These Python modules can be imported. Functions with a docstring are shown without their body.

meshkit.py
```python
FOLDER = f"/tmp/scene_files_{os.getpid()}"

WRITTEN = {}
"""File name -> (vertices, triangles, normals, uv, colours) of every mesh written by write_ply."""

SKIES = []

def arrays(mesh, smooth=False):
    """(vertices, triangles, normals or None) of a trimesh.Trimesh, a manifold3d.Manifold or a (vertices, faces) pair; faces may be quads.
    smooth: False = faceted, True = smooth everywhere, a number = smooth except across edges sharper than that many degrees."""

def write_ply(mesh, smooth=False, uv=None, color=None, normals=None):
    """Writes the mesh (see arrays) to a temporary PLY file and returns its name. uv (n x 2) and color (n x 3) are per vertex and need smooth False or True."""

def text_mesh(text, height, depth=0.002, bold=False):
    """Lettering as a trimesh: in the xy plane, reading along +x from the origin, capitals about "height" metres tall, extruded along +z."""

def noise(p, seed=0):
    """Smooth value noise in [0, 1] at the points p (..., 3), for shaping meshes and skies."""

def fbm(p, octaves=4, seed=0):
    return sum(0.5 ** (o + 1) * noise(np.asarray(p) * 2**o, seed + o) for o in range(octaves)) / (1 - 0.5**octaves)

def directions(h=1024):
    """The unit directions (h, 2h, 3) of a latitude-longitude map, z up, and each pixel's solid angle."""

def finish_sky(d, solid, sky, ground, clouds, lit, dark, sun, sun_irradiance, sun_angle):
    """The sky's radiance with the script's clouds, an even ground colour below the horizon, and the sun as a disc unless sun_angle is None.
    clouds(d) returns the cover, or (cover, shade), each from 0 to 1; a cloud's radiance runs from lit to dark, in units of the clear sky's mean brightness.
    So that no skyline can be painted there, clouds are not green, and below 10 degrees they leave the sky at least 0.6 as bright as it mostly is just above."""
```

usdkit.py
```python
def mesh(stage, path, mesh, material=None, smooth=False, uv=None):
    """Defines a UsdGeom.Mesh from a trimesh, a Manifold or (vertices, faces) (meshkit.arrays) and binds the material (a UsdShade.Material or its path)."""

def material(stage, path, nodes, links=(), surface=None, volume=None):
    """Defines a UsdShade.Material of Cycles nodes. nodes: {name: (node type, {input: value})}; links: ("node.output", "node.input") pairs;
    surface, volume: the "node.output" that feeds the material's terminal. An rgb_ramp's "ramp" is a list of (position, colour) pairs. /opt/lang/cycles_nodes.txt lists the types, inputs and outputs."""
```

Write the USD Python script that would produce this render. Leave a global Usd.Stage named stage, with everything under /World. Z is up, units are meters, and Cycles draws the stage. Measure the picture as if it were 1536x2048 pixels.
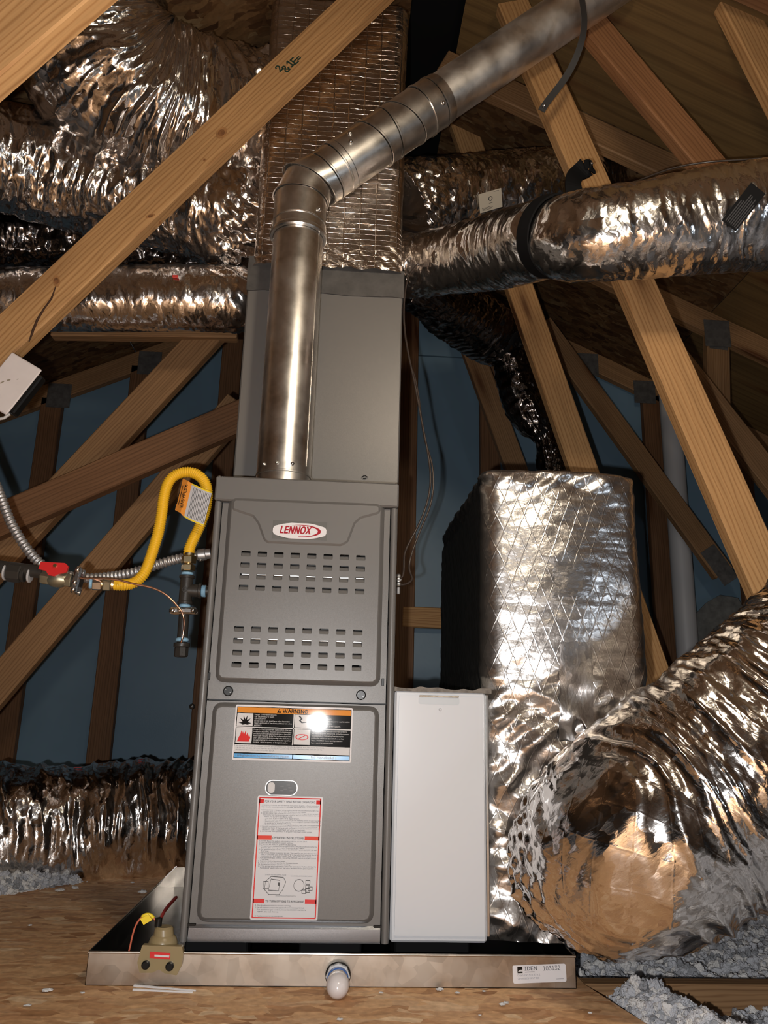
import math, random
import numpy as np, trimesh, usdkit, meshkit
import manifold3d as m3
from shapely.geometry import Polygon, box as sbox, Point, LineString
from shapely import affinity
from pxr import Usd, UsdGeom, UsdLux, Gf, Sdf, UsdShade, Vt

random.seed(7); rng = np.random.default_rng(7)
stage = Usd.Stage.CreateInMemory()
UsdGeom.SetStageUpAxis(stage, 'Z'); UsdGeom.SetStageMetersPerUnit(stage, 1.0)
UsdGeom.Xform.Define(stage, '/World'); UsdGeom.Scope.Define(stage, '/World/Looks')

# ------------------------------------------------------------ camera, light, exposure
FPX = 1560.0
YAW, PITCH, ROLL = math.radians(3.291), math.radians(14.524), math.radians(1.494)
C = np.array([0.067, -1.501, 0.449])
_cy, _sy, _cp, _sp = math.cos(YAW), math.sin(YAW), math.cos(PITCH), math.sin(PITCH)
FW = np.array([_sy*_cp, _cy*_cp, _sp]); _r0 = np.array([_cy, -_sy, 0.0]); _u0 = np.cross(_r0, FW)
RT = math.cos(ROLL)*_r0 + math.sin(ROLL)*_u0; UP = np.cross(RT, FW)
cam = UsdGeom.Camera.Define(stage, '/World/camera')
M = np.eye(4); M[0, :3], M[1, :3], M[2, :3], M[3, :3] = RT, UP, -FW, C
cam.AddTransformOp().Set(Gf.Matrix4d(*M.ravel().tolist()))
cam.CreateHorizontalApertureAttr(36.0); cam.CreateVerticalApertureAttr(48.0)
cam.CreateFocalLengthAttr(FPX*36.0/1536.0); cam.CreateClippingRangeAttr(Gf.Vec2f(0.02, 100.0))
cam.CreateExposureAttr(-0.25)

def sphere_light(name, loc, r, power, col):
    l = UsdLux.SphereLight.Define(stage, '/World/'+name)
    l.AddTranslateOp().Set(Gf.Vec3d(*map(float, loc))); l.CreateRadiusAttr(r)
    l.CreateIntensityAttr(power/(4*math.pi*math.pi*r*r)); l.CreateColorAttr(Gf.Vec3f(*col))
    return l
sphere_light('phone_flash', C - RT*0.052 - UP*0.030 - FW*0.015, 0.008, 66.0, (1.0, 0.99, 0.985))     # the phone's flash
def disk_light(name, loc, aim, r, power, col):
    l = UsdLux.DiskLight.Define(stage, '/World/'+name); loc = np.asarray(loc, float)
    z = loc-np.asarray(aim, float); z /= np.linalg.norm(z); x = np.cross([0, 0, 1.0], z); x /= np.linalg.norm(x); y = np.cross(z, x)
    m = np.eye(4); m[0, :3], m[1, :3], m[2, :3], m[3, :3] = x, y, z, loc
    l.AddTransformOp().Set(Gf.Matrix4d(*m.ravel().tolist())); l.CreateRadiusAttr(r); l.CreateIntensityAttr(power/(math.pi**2*r*r)); l.CreateColorAttr(Gf.Vec3f(*col))
disk_light('clamp_lamp', (0.36, -1.0, 1.47), (0.15, 0.6, 0.35), 0.05, 5.5, (1.0, 0.86, 0.68))       # warm clamp lamp hung above the frame, facing down to the furnace
sphere_light('bare_bulb', (0.42, -0.98, 1.56), 0.035, 8.0, (1.0, 0.83, 0.60))                       # the bulb beside it
sphere_light('work_lamp', (1.55, -1.25, 0.75), 0.06, 5.0, (0.74, 0.86, 1.0))                        # added cool light off to the right for bluish highlights, its source unseen
dome = UsdLux.DomeLight.Define(stage, '/World/faint_daylight'); dome.CreateIntensityAttr(0.012); dome.CreateColorAttr(Gf.Vec3f(0.8, 0.9, 1.0))  # added dim fill from all sides, with no source of its own

def ray(u, v): return FW + RT*(u-768)/FPX - UP*(v-1024)/FPX
def atY(u, v, Y): d = ray(u, v); return C + d*(Y-C[1])/d[1]
def atZ(u, v, Z): d = ray(u, v); return C + d*(Z-C[2])/d[2]
def pxr_(P, w): return w*((np.asarray(P)-C)@FW)/FPX      # w pixels at point P in metres
def proj(P):
    d = np.asarray(P, float)-C; z = d@FW
    return np.stack([768+FPX*(d@RT)/z, 1024-FPX*(d@UP)/z, z], -1)

# ------------------------------------------------------------ scene helpers
used = {}
def path_of(parent, name):
    base = str(parent.GetPath()) if parent is not None else '/World'
    k = (base, name); n = used.get(k, 0); used[k] = n+1
    return f'{base}/{name}' if n == 0 else f'{base}/{name}_{n:03d}'
def tag(p, label=None, cat=None, group=None, kind=None):
    for k, v in (('label', label), ('category', cat), ('group', group), ('kind', kind)):
        if v: p.SetCustomDataByKey(k, v)
    return p
def xf(p, m4):
    UsdGeom.Xformable(p).AddTransformOp().Set(Gf.Matrix4d(*np.asarray(m4, float).T.ravel().tolist()))
INV = {}
def thing(name, label=None, cat=None, loc=(0, 0, 0), m4=None, group=None, kind=None):
    x = UsdGeom.Xform.Define(stage, path_of(None, name)).GetPrim()
    if m4 is None: m4 = np.eye(4); m4[:3, 3] = loc
    xf(x, m4); INV[str(x.GetPath())] = np.linalg.inv(m4)
    return tag(x, label, cat, group, kind)
def arr(mesh):
    v, f = arr_(mesh)
    if len(f) and f.max()+1 < len(v): u, k = np.unique(f, return_inverse=True); v, f = v[u], k.reshape(f.shape)
    return v, f
def arr_(mesh):
    if hasattr(mesh, 'to_mesh'):
        q = mesh.to_mesh(); return np.array(q.vert_properties[:, :3], float), np.array(q.tri_verts)
    if isinstance(mesh, tuple): return np.asarray(mesh[0], float), np.asarray(mesh[1])
    return np.array(mesh.vertices, float), np.array(mesh.faces)
def part(parent, name, mesh, mat, smooth=30, uv=None, label=None, kind=None, local=False):
    """a mesh in world coordinates (local=True: in the thing's own) as a child of parent"""
    v, f = arr(mesh)
    root = '/'.join(str(parent.GetPath()).split('/')[:3])
    if not local: 
        I = INV[root]; v = v@I[:3, :3].T + I[:3, 3]
    pm = usdkit.mesh(stage, path_of(parent, name), (v, f), mat, smooth=smooth, uv=uv).GetPrim()
    return tag(pm, label, kind=kind)
def solo(name, mesh, mat, label, cat, loc=None, smooth=30, uv=None, group=None, kind=None):
    v, f = arr(mesh)
    if loc is None: loc = [*(v[:, :2].min(0)+v[:, :2].max(0))/2, v[:, 2].min()]
    loc = np.asarray(loc, float)
    pm = usdkit.mesh(stage, path_of(None, name), (v-loc, f), mat, smooth=smooth, uv=uv)
    pm.AddTranslateOp().Set(Gf.Vec3d(*loc.tolist()))
    INV[str(pm.GetPath())] = np.array([[1, 0, 0, -loc[0]], [0, 1, 0, -loc[1]], [0, 0, 1, -loc[2]], [0, 0, 0, 1.0]])
    return tag(pm.GetPrim(), label, cat, group, kind)

# ------------------------------------------------------------ shapes
def cat(*ms):
    vs, fs, n = [], [], 0
    for m in ms:
        v, f = arr(m); vs.append(v); fs.append(f+n); n += len(v)
    return np.vstack(vs), np.vstack(fs)
def rbox(lo, hi, r=0.002):
    lo, hi = np.asarray(lo, float), np.asarray(hi, float); r = min(r, *(0.45*(hi-lo)))
    pts = []
    for s in np.ndindex(2, 2, 2):
        for k in range(3):
            p = np.where(s, hi-r, lo+r)
            p[k] = hi[k] if s[k] else lo[k]; pts.append(p)
    return trimesh.convex.convex_hull(np.array(pts))
def move(mesh, R=None, t=(0, 0, 0)):
    v, f = arr(mesh); R = np.eye(3) if R is None else np.asarray(R, float)
    if np.linalg.det(R) < 0: f = f[:, ::-1]
    return v@R.T + np.asarray(t, float), f
def frame_to(d, up=(0, 0, 1)):
    """rotation whose z column is d"""
    d = np.asarray(d, float); d = d/np.linalg.norm(d); up = np.asarray(up, float)
    if abs(d@up) > 0.97: up = np.array([0, 1.0, 0])
    x = np.cross(up, d); x /= np.linalg.norm(x); return np.stack([x, np.cross(d, x), d], 1)
def spline(P, n):
    P = np.asarray(P, float)
    if len(P) == 2: t = np.linspace(0, 1, n)[:, None]; return P[0]*(1-t)+P[1]*t
    from scipy.interpolate import CubicSpline, PchipInterpolator
    s = np.r_[0, np.cumsum(np.linalg.norm(np.diff(P[:, :3], axis=0), axis=1)**0.5 + 1e-9)]
    q = CubicSpline(s, P[:, :3])(np.linspace(0, s[-1], n*4))
    ex = PchipInterpolator(s, P[:, 3:])(np.linspace(0, s[-1], n*4)) if P.shape[1] > 3 else None
    L = np.r_[0, np.cumsum(np.linalg.norm(np.diff(q, axis=0), axis=1))]
    t = np.linspace(0, L[-1], n)
    out = np.stack([np.interp(t, L, q[:, k]) for k in range(3)], 1)
    if ex is not None: out = np.hstack([out, np.stack([np.interp(t, L, ex[:, k]) for k in range(ex.shape[1])], 1)])
    return out
def frames(p):
    t = np.gradient(p, axis=0); t /= np.linalg.norm(t, axis=1, keepdims=True)
    a = np.cross(t[0], [0, 0, 1.0]); 
    if np.linalg.norm(a) < 0.2: a = np.cross(t[0], [0, 1.0, 0])
    a /= np.linalg.norm(a); A = []
    for k in range(len(p)):
        a = a - t[k]*(a@t[k]); a /= np.linalg.norm(a); A.append(a.copy())
    A = np.array(A); return t, A, np.cross(t, A)
def sweep(p, rad, n=16, cap=True):
    """round tube along points p; rad scalar, per ring, or (rings, n)"""
    p = np.asarray(p, float)[:, :3]; t, a, b = frames(p); th = np.arange(n)*2*np.pi/n
    r = np.broadcast_to(np.asarray(rad, float).reshape(len(p), -1) if np.ndim(rad) else np.full((len(p), 1), rad), (len(p), n))
    v = p[:, None] + r[..., None]*(np.cos(th)[None, :, None]*a[:, None] + np.sin(th)[None, :, None]*b[:, None])
    i, j = np.meshgrid(np.arange(len(p)-1), np.arange(n), indexing='ij'); i, j = i.ravel(), j.ravel(); k = (j+1) % n
    q = np.stack([i*n+j, (i+1)*n+j, (i+1)*n+k, i*n+k], 1)[:, ::-1]
    f = np.vstack([q[:, [0, 1, 2]], q[:, [0, 2, 3]]]); v = v.reshape(-1, 3)
    if cap:
        m = len(v); v = np.vstack([v, p[0], p[-1]]); e = (len(p)-1)*n; j = np.arange(n); k = (j+1) % n
        f = np.vstack([f, np.stack([np.full(n, m), k, j], 1)[:, ::-1][:, ::-1], np.stack([np.full(n, m+1), e+j, e+k], 1)])
    tm = trimesh.Trimesh(v, f, process=False)
    if tm.volume < 0: f = f[:, ::-1]
    return v, f
def lathe(prof, o, d, n=32):
    """profile [(radius, along)] turned about the axis through o in direction d"""
    prof = np.asarray(prof, float); R = frame_to(d); th = np.arange(n)*2*np.pi/n
    v = np.stack([prof[:, None, 0]*np.cos(th), prof[:, None, 0]*np.sin(th), np.broadcast_to(prof[:, None, 1], (len(prof), n))], -1).reshape(-1, 3)
    i, j = np.meshgrid(np.arange(len(prof)-1), np.arange(n), indexing='ij'); i, j = i.ravel(), j.ravel(); k = (j+1) % n
    q = np.stack([i*n+j, i*n+k, (i+1)*n+k, (i+1)*n+j], 1)
    f = np.vstack([q[:, [0, 1, 2]], q[:, [0, 2, 3]]])
    return v@R.T + np.asarray(o, float), f
def cyl(o, d, r, h, n=24, bev=0.0):
    b = bev
    return lathe([(0, 0), (r-b, 0), (r, b), (r, h-b), (r-b, h), (0, h)] if b else [(0, 0), (r, 0), (r, h), (0, h)], o, d, n)
def hexnut(o, d, r, h): 
    return lathe([(0, 0), (r*0.93, 0), (r, h*0.12), (r, h*0.88), (r*0.93, h), (0, h)], o, d, 6)
def ball(c, r, s=2): 
    m = trimesh.creation.icosphere(s, r); return m.vertices+np.asarray(c), m.faces
def extr(poly, depth):
    ms = [trimesh.creation.extrude_polygon(g, depth, engine='earcut') for g in getattr(poly, 'geoms', [poly])]
    return cat(*ms)
RXZ = np.array([[1, 0, 0], [0, 0, -1], [0, 1, 0.0]])      # (x, y, depth) -> world (x, -depth, y): facing the viewer
def face_plate(poly, y, depth):
    """polygon in (x, z) as a plate whose front lies at y and which is depth thick"""
    return move(extr(poly, depth), RXZ, (0, y+depth, 0))
def rrect(x0, z0, x1, z1, r, q=6): return sbox(x0+r, z0+r, x1-r, z1-r).buffer(r, quad_segs=q)
def loft(polyA, yA, polyB, yB, n=160):
    """side wall between two outlines with the same number of samples"""
    def ring(p):
        c = np.array(p.exterior.coords)[:-1]
        if Polygon(c).exterior.is_ccw is False: c = c[::-1]
        return c
    a, b = ring(polyA), ring(polyB)
    assert len(a) == len(b); n = len(a); k = (np.arange(n)+1) % n; j = np.arange(n)
    v = np.vstack([np.c_[a[:, 0], np.full(n, yA), a[:, 1]], np.c_[b[:, 0], np.full(n, yB), b[:, 1]]])
    f = np.vstack([np.stack([j, k, n+k], 1), np.stack([j, n+k, n+j], 1)])
    return v, f
def noise3(x, y, z, s=0): return meshkit.noise(np.stack(np.broadcast_arrays(x, y, z), -1), s)
def sub(m, n=1):
    v, f = arr(m)
    for _ in range(n): v, f = trimesh.remesh.subdivide(v, f)
    return v, f

# ------------------------------------------------------------ materials
def material(name, nodes, links, surface='p.BSDF'): return usdkit.material(stage, '/World/Looks/'+name, nodes, links, surface=surface)
def plain(name, col, rough=0.5, metal=0.0, bump=None, var=0.0, vs=6.0, **kw):
    n = {'p': ('principled_bsdf', {'base_color': col, 'roughness': rough, 'metallic': metal, **kw})}; l = []
    n['tc'] = ('texture_coordinate', {})
    if var:
        n['nz'] = ('noise_texture', {'scale': vs, 'detail': 5.0, 'roughness': 0.6}); l.append(('tc.object', 'nz.vector'))
        n['r'] = ('rgb_ramp', {'ramp': [(0.3, tuple(c*(1-var) for c in col)), (0.7, tuple(min(1, c*(1+var)) for c in col))]}); l += [('nz.fac', 'r.fac'), ('r.color', 'p.base_color')]
    if bump:
        n['bn'] = ('noise_texture', {'scale': bump[0], 'detail': 3.0}); n['b'] = ('bump', {'strength': bump[1], 'distance': bump[2]})
        l += [('tc.object', 'bn.vector'), ('bn.fac', 'b.height'), ('b.normal', 'p.normal')]
    return material(name, n, l)

def wood(name, light, dark, knot=(0.10, 0.04, 0.015), rough=0.62, grain=1.0):
    n = {'tc': ('texture_coordinate', {}), 'oi': ('object_info', {}),
         'rv': ('vector_math', {'math_type': 'scale', 'vector1': (3.1, 1.7, 2.3), 'scale': 1.0}),
         'ad': ('vector_math', {'math_type': 'add'}),
         'mp': ('mapping', {'scale': (1.1, 6.0, 6.0)}),
         'dz': ('noise_texture', {'scale': 1.3, 'detail': 2.0}),
         'wv': ('wave_texture', {'wave_type': 'rings', 'rings_direction': 'x', 'scale': 6.5*grain, 'distortion': 9.0, 'detail': 3.0, 'detail_scale': 0.5, 'detail_roughness': 0.5}),
         'wr': ('rgb_ramp', {'ramp': [(0.0, light), (0.6, tuple(0.93*a+0.07*b for a, b in zip(light, dark))), (0.86, tuple(0.68*a+0.32*b for a, b in zip(light, dark))), (1.0, tuple(0.42*a+0.58*b for a, b in zip(light, dark)))]}),
         'mp2': ('mapping', {'scale': (3.0, 140.0, 140.0)}),
         'fn': ('noise_texture', {'scale': 1.0, 'detail': 3.0}),
         'fr': ('rgb_ramp', {'ramp': [(0.3, (0.78, 0.76, 0.74)), (0.65, (1.06, 1.05, 1.04))]}),
         'm1': ('mix_color', {'blend_type': 'multiply', 'fac': 0.8}),
         'mp3': ('mapping', {'scale': (1.7, 9.0, 9.0)}),
         'vo': ('voronoi_texture', {'scale': 1.0, 'randomness': 1.0}),
         'kr': ('rgb_ramp', {'ramp': [(0.10, (1, 1, 1)), (0.16, (0.4, 0.4, 0.4)), (0.30, (0, 0, 0))]}),
         'm2': ('mix_color', {'blend_type': 'mix', 'b': knot}),
         'big': ('noise_texture', {'scale': 2.5, 'detail': 2.0}),
         'br': ('rgb_ramp', {'ramp': [(0.3, (0.8, 0.78, 0.76)), (0.7, (1.1, 1.08, 1.05))]}),
         'm3': ('mix_color', {'blend_type': 'multiply', 'fac': 0.7}),
         'b': ('bump', {'strength': 0.25, 'distance': 0.002}),
         'p': ('principled_bsdf', {'roughness': rough, 'specular_ior_level': 0.25})}
    l = [('oi.random', 'rv.scale'), ('tc.object', 'ad.vector1'), ('rv.vector', 'ad.vector2'),
         ('ad.vector', 'mp.vector'), ('mp.vector', 'wv.vector'), ('wv.fac', 'wr.fac'),
         ('ad.vector', 'mp2.vector'), ('mp2.vector', 'fn.vector'), ('fn.fac', 'fr.fac'), ('wr.color', 'm1.a'), ('fr.color', 'm1.b'),
         ('ad.vector', 'mp3.vector'), ('mp3.vector', 'vo.vector'), ('vo.distance', 'kr.fac'), ('m1.result', 'm2.a'), ('kr.color', 'm2.fac'),
         ('ad.vector', 'big.vector'), ('big.fac', 'br.fac'), ('m2.result', 'm3.a'), ('br.color', 'm3.b'), ('m3.result', 'p.base_color'),
         ('fn.fac', 'b.height'), ('b.normal', 'p.normal')]
    return material(name, n, l)
W_FRESH = wood('fresh_pine', (0.49, 0.285, 0.125), (0.27, 0.12, 0.04))
W_MID = wood('aged_pine', (0.285, 0.165, 0.080), (0.15, 0.072, 0.03), grain=1.2)
W_RED = wood('reddish_pine', (0.30, 0.145, 0.065), (0.16, 0.068, 0.028))
W_DARK = wood('dark_pine', (0.185, 0.095, 0.047), (0.10, 0.046, 0.02))

def osb(name, cols, sc=1.0, rough=0.6):
    """strand board: three layers of stretched random cells"""
    n = {'tc': ('texture_coordinate', {}), 'oi': ('object_info', {}), 'p': ('principled_bsdf', {'roughness': rough, 'specular_ior_level': 0.2}),
         'dn': ('noise_texture', {'scale': 9.0*sc, 'detail': 2.0}), 'ds': ('vector_math', {'math_type': 'scale', 'scale': 0.07/sc}), 'da': ('vector_math', {'math_type': 'add'}),
         'b': ('bump', {'strength': 0.5, 'distance': 0.003})}
    l = [('tc.object', 'dn.vector'), ('dn.color', 'ds.vector1'), ('tc.object', 'da.vector1'), ('ds.vector', 'da.vector2')]
    prev = None
    for k, (ang, fx, fy) in enumerate(((0.35, 14, 40), (1.25, 16, 36), (-0.8, 13, 34), (2.1, 18, 44))):
        n[f'm{k}'] = ('mapping', {'rotation': (0, 0, ang), 'scale': (fx*sc, fy*sc, 6*sc), 'location': (k*3.3, k*1.7, k)})
        n[f'v{k}'] = ('voronoi_texture', {'scale': 1.0}); n[f's{k}'] = ('separate_color', {})
        n[f'r{k}'] = ('rgb_ramp', {'ramp': [(i/(len(cols)-1), c) for i, c in enumerate(cols)]})
        l += [('da.vector', f'm{k}.vector'), (f'm{k}.vector', f'v{k}.vector'), (f'v{k}.color', f's{k}.color'), (f's{k}.r', f'r{k}.fac')]
        if prev is None: prev = f'r{k}.color'
        else:
            n[f'g{k}'] = ('math', {'math_type': 'greater_than', 'value2': 0.52}); n[f'x{k}'] = ('mix_color', {})
            l += [(f's{k}.g', f'g{k}.value1'), (f'g{k}.value', f'x{k}.fac'), (prev, f'x{k}.a'), (f'r{k}.color', f'x{k}.b')]; prev = f'x{k}.result'
    n['fn'] = ('noise_texture', {'scale': 60.0*sc, 'detail': 4.0}); n['fr'] = ('rgb_ramp', {'ramp': [(0.3, (0.7, 0.68, 0.66)), (0.7, (1.1, 1.1, 1.1))]}); n['mm'] = ('mix_color', {'blend_type': 'multiply', 'fac': 0.8})
    l += [('tc.object', 'fn.vector'), ('fn.fac', 'fr.fac'), (prev, 'mm.a'), ('fr.color', 'mm.b'), ('mm.result', 'p.base_color'), ('v0.distance', 'b.height'), ('b.normal', 'p.normal')]
    return material(name, n, l)
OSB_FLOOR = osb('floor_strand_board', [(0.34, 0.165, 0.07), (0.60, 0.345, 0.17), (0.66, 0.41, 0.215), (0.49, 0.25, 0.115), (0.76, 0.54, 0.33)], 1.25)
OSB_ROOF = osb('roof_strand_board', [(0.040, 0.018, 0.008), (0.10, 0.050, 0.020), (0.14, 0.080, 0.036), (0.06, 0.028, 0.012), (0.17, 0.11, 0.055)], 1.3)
PLY = wood('roof_plywood', (0.17, 0.105, 0.042), (0.10, 0.058, 0.024), grain=0.25)

def foil(name, sx, sy, k1=0.5, k2=0.35, rough=0.16, col=(0.80, 0.77, 0.745), scrim=None, fine=0.3):
    """aluminium foil skin: every little crease cell has a tilt of its own; sx, sy = cells per metre along / around; scrim = diamond threads"""
    n = {'tc': ('texture_coordinate', {}), 'g': ('geometry', {}),
         'p': ('principled_bsdf', {'base_color': col, 'metallic': 1.0, 'roughness': rough}),
         'w': ('noise_texture', {'scale': 14.0, 'detail': 3.0, 'roughness': 0.6}), 'ws': ('vector_math', {'math_type': 'scale', 'scale': 0.06}), 'wa': ('vector_math', {'math_type': 'add'}),
         'm1': ('mapping', {'scale': (sx, sy, 1)}), 'v1': ('voronoi_texture', {'scale': 1.0, 'dimensions': '2D'}),
         'm2': ('mapping', {'scale': (sx*2.7, sy*2.7, 1), 'rotation': (0, 0, 0.5)}), 'v2': ('voronoi_texture', {'scale': 1.0, 'dimensions': '2D'}),
         'c1': ('vector_math', {'math_type': 'subtract', 'vector2': (0.5, 0.5, 0.5)}), 'c2': ('vector_math', {'math_type': 'subtract', 'vector2': (0.5, 0.5, 0.5)}),
         's1': ('vector_math', {'math_type': 'scale', 'scale': k1}), 's2': ('vector_math', {'math_type': 'scale', 'scale': k2}),
         'a1': ('vector_math', {'math_type': 'add'}), 'a2': ('vector_math', {'math_type': 'add'}), 'nn': ('vector_math', {'math_type': 'normalize'}),
         'bn': ('noise_texture', {'scale': 110.0, 'detail': 3.0}), 'b': ('bump', {'strength': fine, 'distance': 0.002})}
    l = [('tc.UV', 'w.vector'), ('w.color', 'ws.vector1'), ('tc.UV', 'wa.vector1'), ('ws.vector', 'wa.vector2'),
         ('wa.vector', 'm1.vector'), ('m1.vector', 'v1.vector'), ('v1.color', 'c1.vector1'), ('c1.vector', 's1.vector1'),
         ('wa.vector', 'm2.vector'), ('m2.vector', 'v2.vector'), ('v2.color', 'c2.vector1'), ('c2.vector', 's2.vector1'),
         ('g.normal', 'a1.vector1'), ('s1.vector', 'a1.vector2'), ('a1.vector', 'a2.vector1'), ('s2.vector', 'a2.vector2'), ('a2.vector', 'nn.vector1'),
         ('tc.UV', 'bn.vector'), ('bn.fac', 'b.height'), ('nn.vector', 'b.normal')]
    last = 'b.normal'
    if scrim:
        kind, a, bb, st = scrim
        dirs = ((a, bb), (a, -bb)) if kind == 'diamond' else ((a, 0.0), (0.0, bb))
        prev = None
        n['sx'] = ('separate_xyz', {}); l.append(('wa2.vector', 'sx.vector'))
        n['ws2'] = ('vector_math', {'math_type': 'scale', 'scale': 0.006}); n['wa2'] = ('vector_math', {'math_type': 'add'}); l += [('w.color', 'ws2.vector1'), ('tc.UV', 'wa2.vector1'), ('ws2.vector', 'wa2.vector2')]
        for i, (p, q) in enumerate(dirs):
            n[f'd{i}'] = ('vector_math', {'math_type': 'dot_product', 'vector2': (p, q, 0)}); n[f'f{i}'] = ('math', {'math_type': 'pingpong', 'value2': 0.5})
            n[f'q{i}'] = ('map_range', {'from_min': 0.0, 'from_max': 0.05, 'to_min': 1.0, 'to_max': 0.0, 'clamp': True})
            l += [('wa2.vector', f'd{i}.vector1'), (f'd{i}.value', f'f{i}.value1'), (f'f{i}.value', f'q{i}.value')]
        n['mx'] = ('math', {'math_type': 'maximum'}); l += [('q0.result', 'mx.value1'), ('q1.result', 'mx.value2')]
        n['sb'] = ('bump', {'strength': st, 'distance': 0.004}); l += [('mx.value', 'sb.height'), (last, 'sb.normal')]; last = 'sb.normal'
    l.append((last, 'p.normal'))
    return material(name, n, l)
FOIL_PLEAT = foil('pleated_duct_foil', 55, 14, 0.30, 0.22, 0.17)
FOIL_CRUMP = foil('crumpled_duct_foil', 50, 24, 0.50, 0.32, 0.18)
FOIL_SMOOTH = foil('smooth_duct_foil', 80, 16, 0.20, 0.16, 0.19)
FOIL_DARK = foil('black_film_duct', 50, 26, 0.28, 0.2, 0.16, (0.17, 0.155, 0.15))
FOIL_DARK2 = plain('black_side_film', (0.012, 0.012, 0.012), 0.45, bump=(60, 0.5, 0.004))  # near-black colour standing in for dark surroundings mirrored in the foil
FOIL_BOX = foil('scrim_duct_board_foil', 16, 70, 0.09, 0.08, 0.29, scrim=('diamond', 36.0, 14.0, 0.16))
FOIL_PLEN = foil('scrim_plenum_foil', 26, 60, 0.15, 0.12, 0.26, (0.64, 0.56, 0.49), scrim=('grid', 26.0, 70.0, 0.4))
FOIL_TAPE = foil('foil_tape', 50, 50, 0.12, 0.10, 0.32, (0.50, 0.48, 0.47))
FOIL_BIG = foil('big_return_foil', 46, 13, 0.19, 0.14, 0.15, scrim=('diamond', 34.0, 12.0, 0.07))

def galv(name, col, rough, sp=0.06, sc=60.0):
    n = {'tc': ('texture_coordinate', {}), 'v': ('voronoi_texture', {'scale': sc}), 's': ('separate_color', {}), 'nz': ('noise_texture', {'scale': 14.0, 'detail': 4.0}),
         'r': ('rgb_ramp', {'ramp': [(0.0, tuple(c*(1-sp) for c in col)), (1.0, tuple(c*(1+sp) for c in col))]}),
         'q': ('map_range', {'from_min': 0.3, 'from_max': 0.7, 'to_min': rough*0.75, 'to_max': rough*1.3}), 'p': ('principled_bsdf', {'metallic': 1.0})}
    return material(name, n, [('tc.object', 'v.vector'), ('v.color', 's.color'), ('s.r', 'r.fac'), ('r.color', 'p.base_color'), ('tc.object', 'nz.vector'), ('nz.fac', 'q.value'), ('q.result', 'p.roughness')])
GALV = galv('galvanised_pipe', (0.74, 0.71, 0.67), 0.33)
GALV_DULL = galv('galvanised_pipe_dull', (0.80, 0.77, 0.73), 0.44)
GALV_PAN = galv('galvanised_pan', (0.55, 0.49, 0.42), 0.34, 0.12, 40)
GALV_SIDE = galv('galvanised_pan_side', (0.50, 0.46, 0.42), 0.14, 0.1, 40)
STEEL = plain('bright_steel', (0.7, 0.69, 0.67), 0.25, 1.0)
CONDUIT = plain('conduit_metal', (0.50, 0.49, 0.485), 0.45, 0.85)
BRASS = plain('brass', (0.78, 0.66, 0.42), 0.28, 1.0)
BRASS_DULL = plain('dull_brass', (0.30, 0.28, 0.20), 0.4, 0.8, var=0.2)
COPPER = plain('copper_wire', (0.72, 0.40, 0.27), 0.3, 1.0)
IRON = plain('black_iron', (0.028, 0.025, 0.022), 0.38, 0.0, bump=(300, 0.2, 0.0006))
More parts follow.
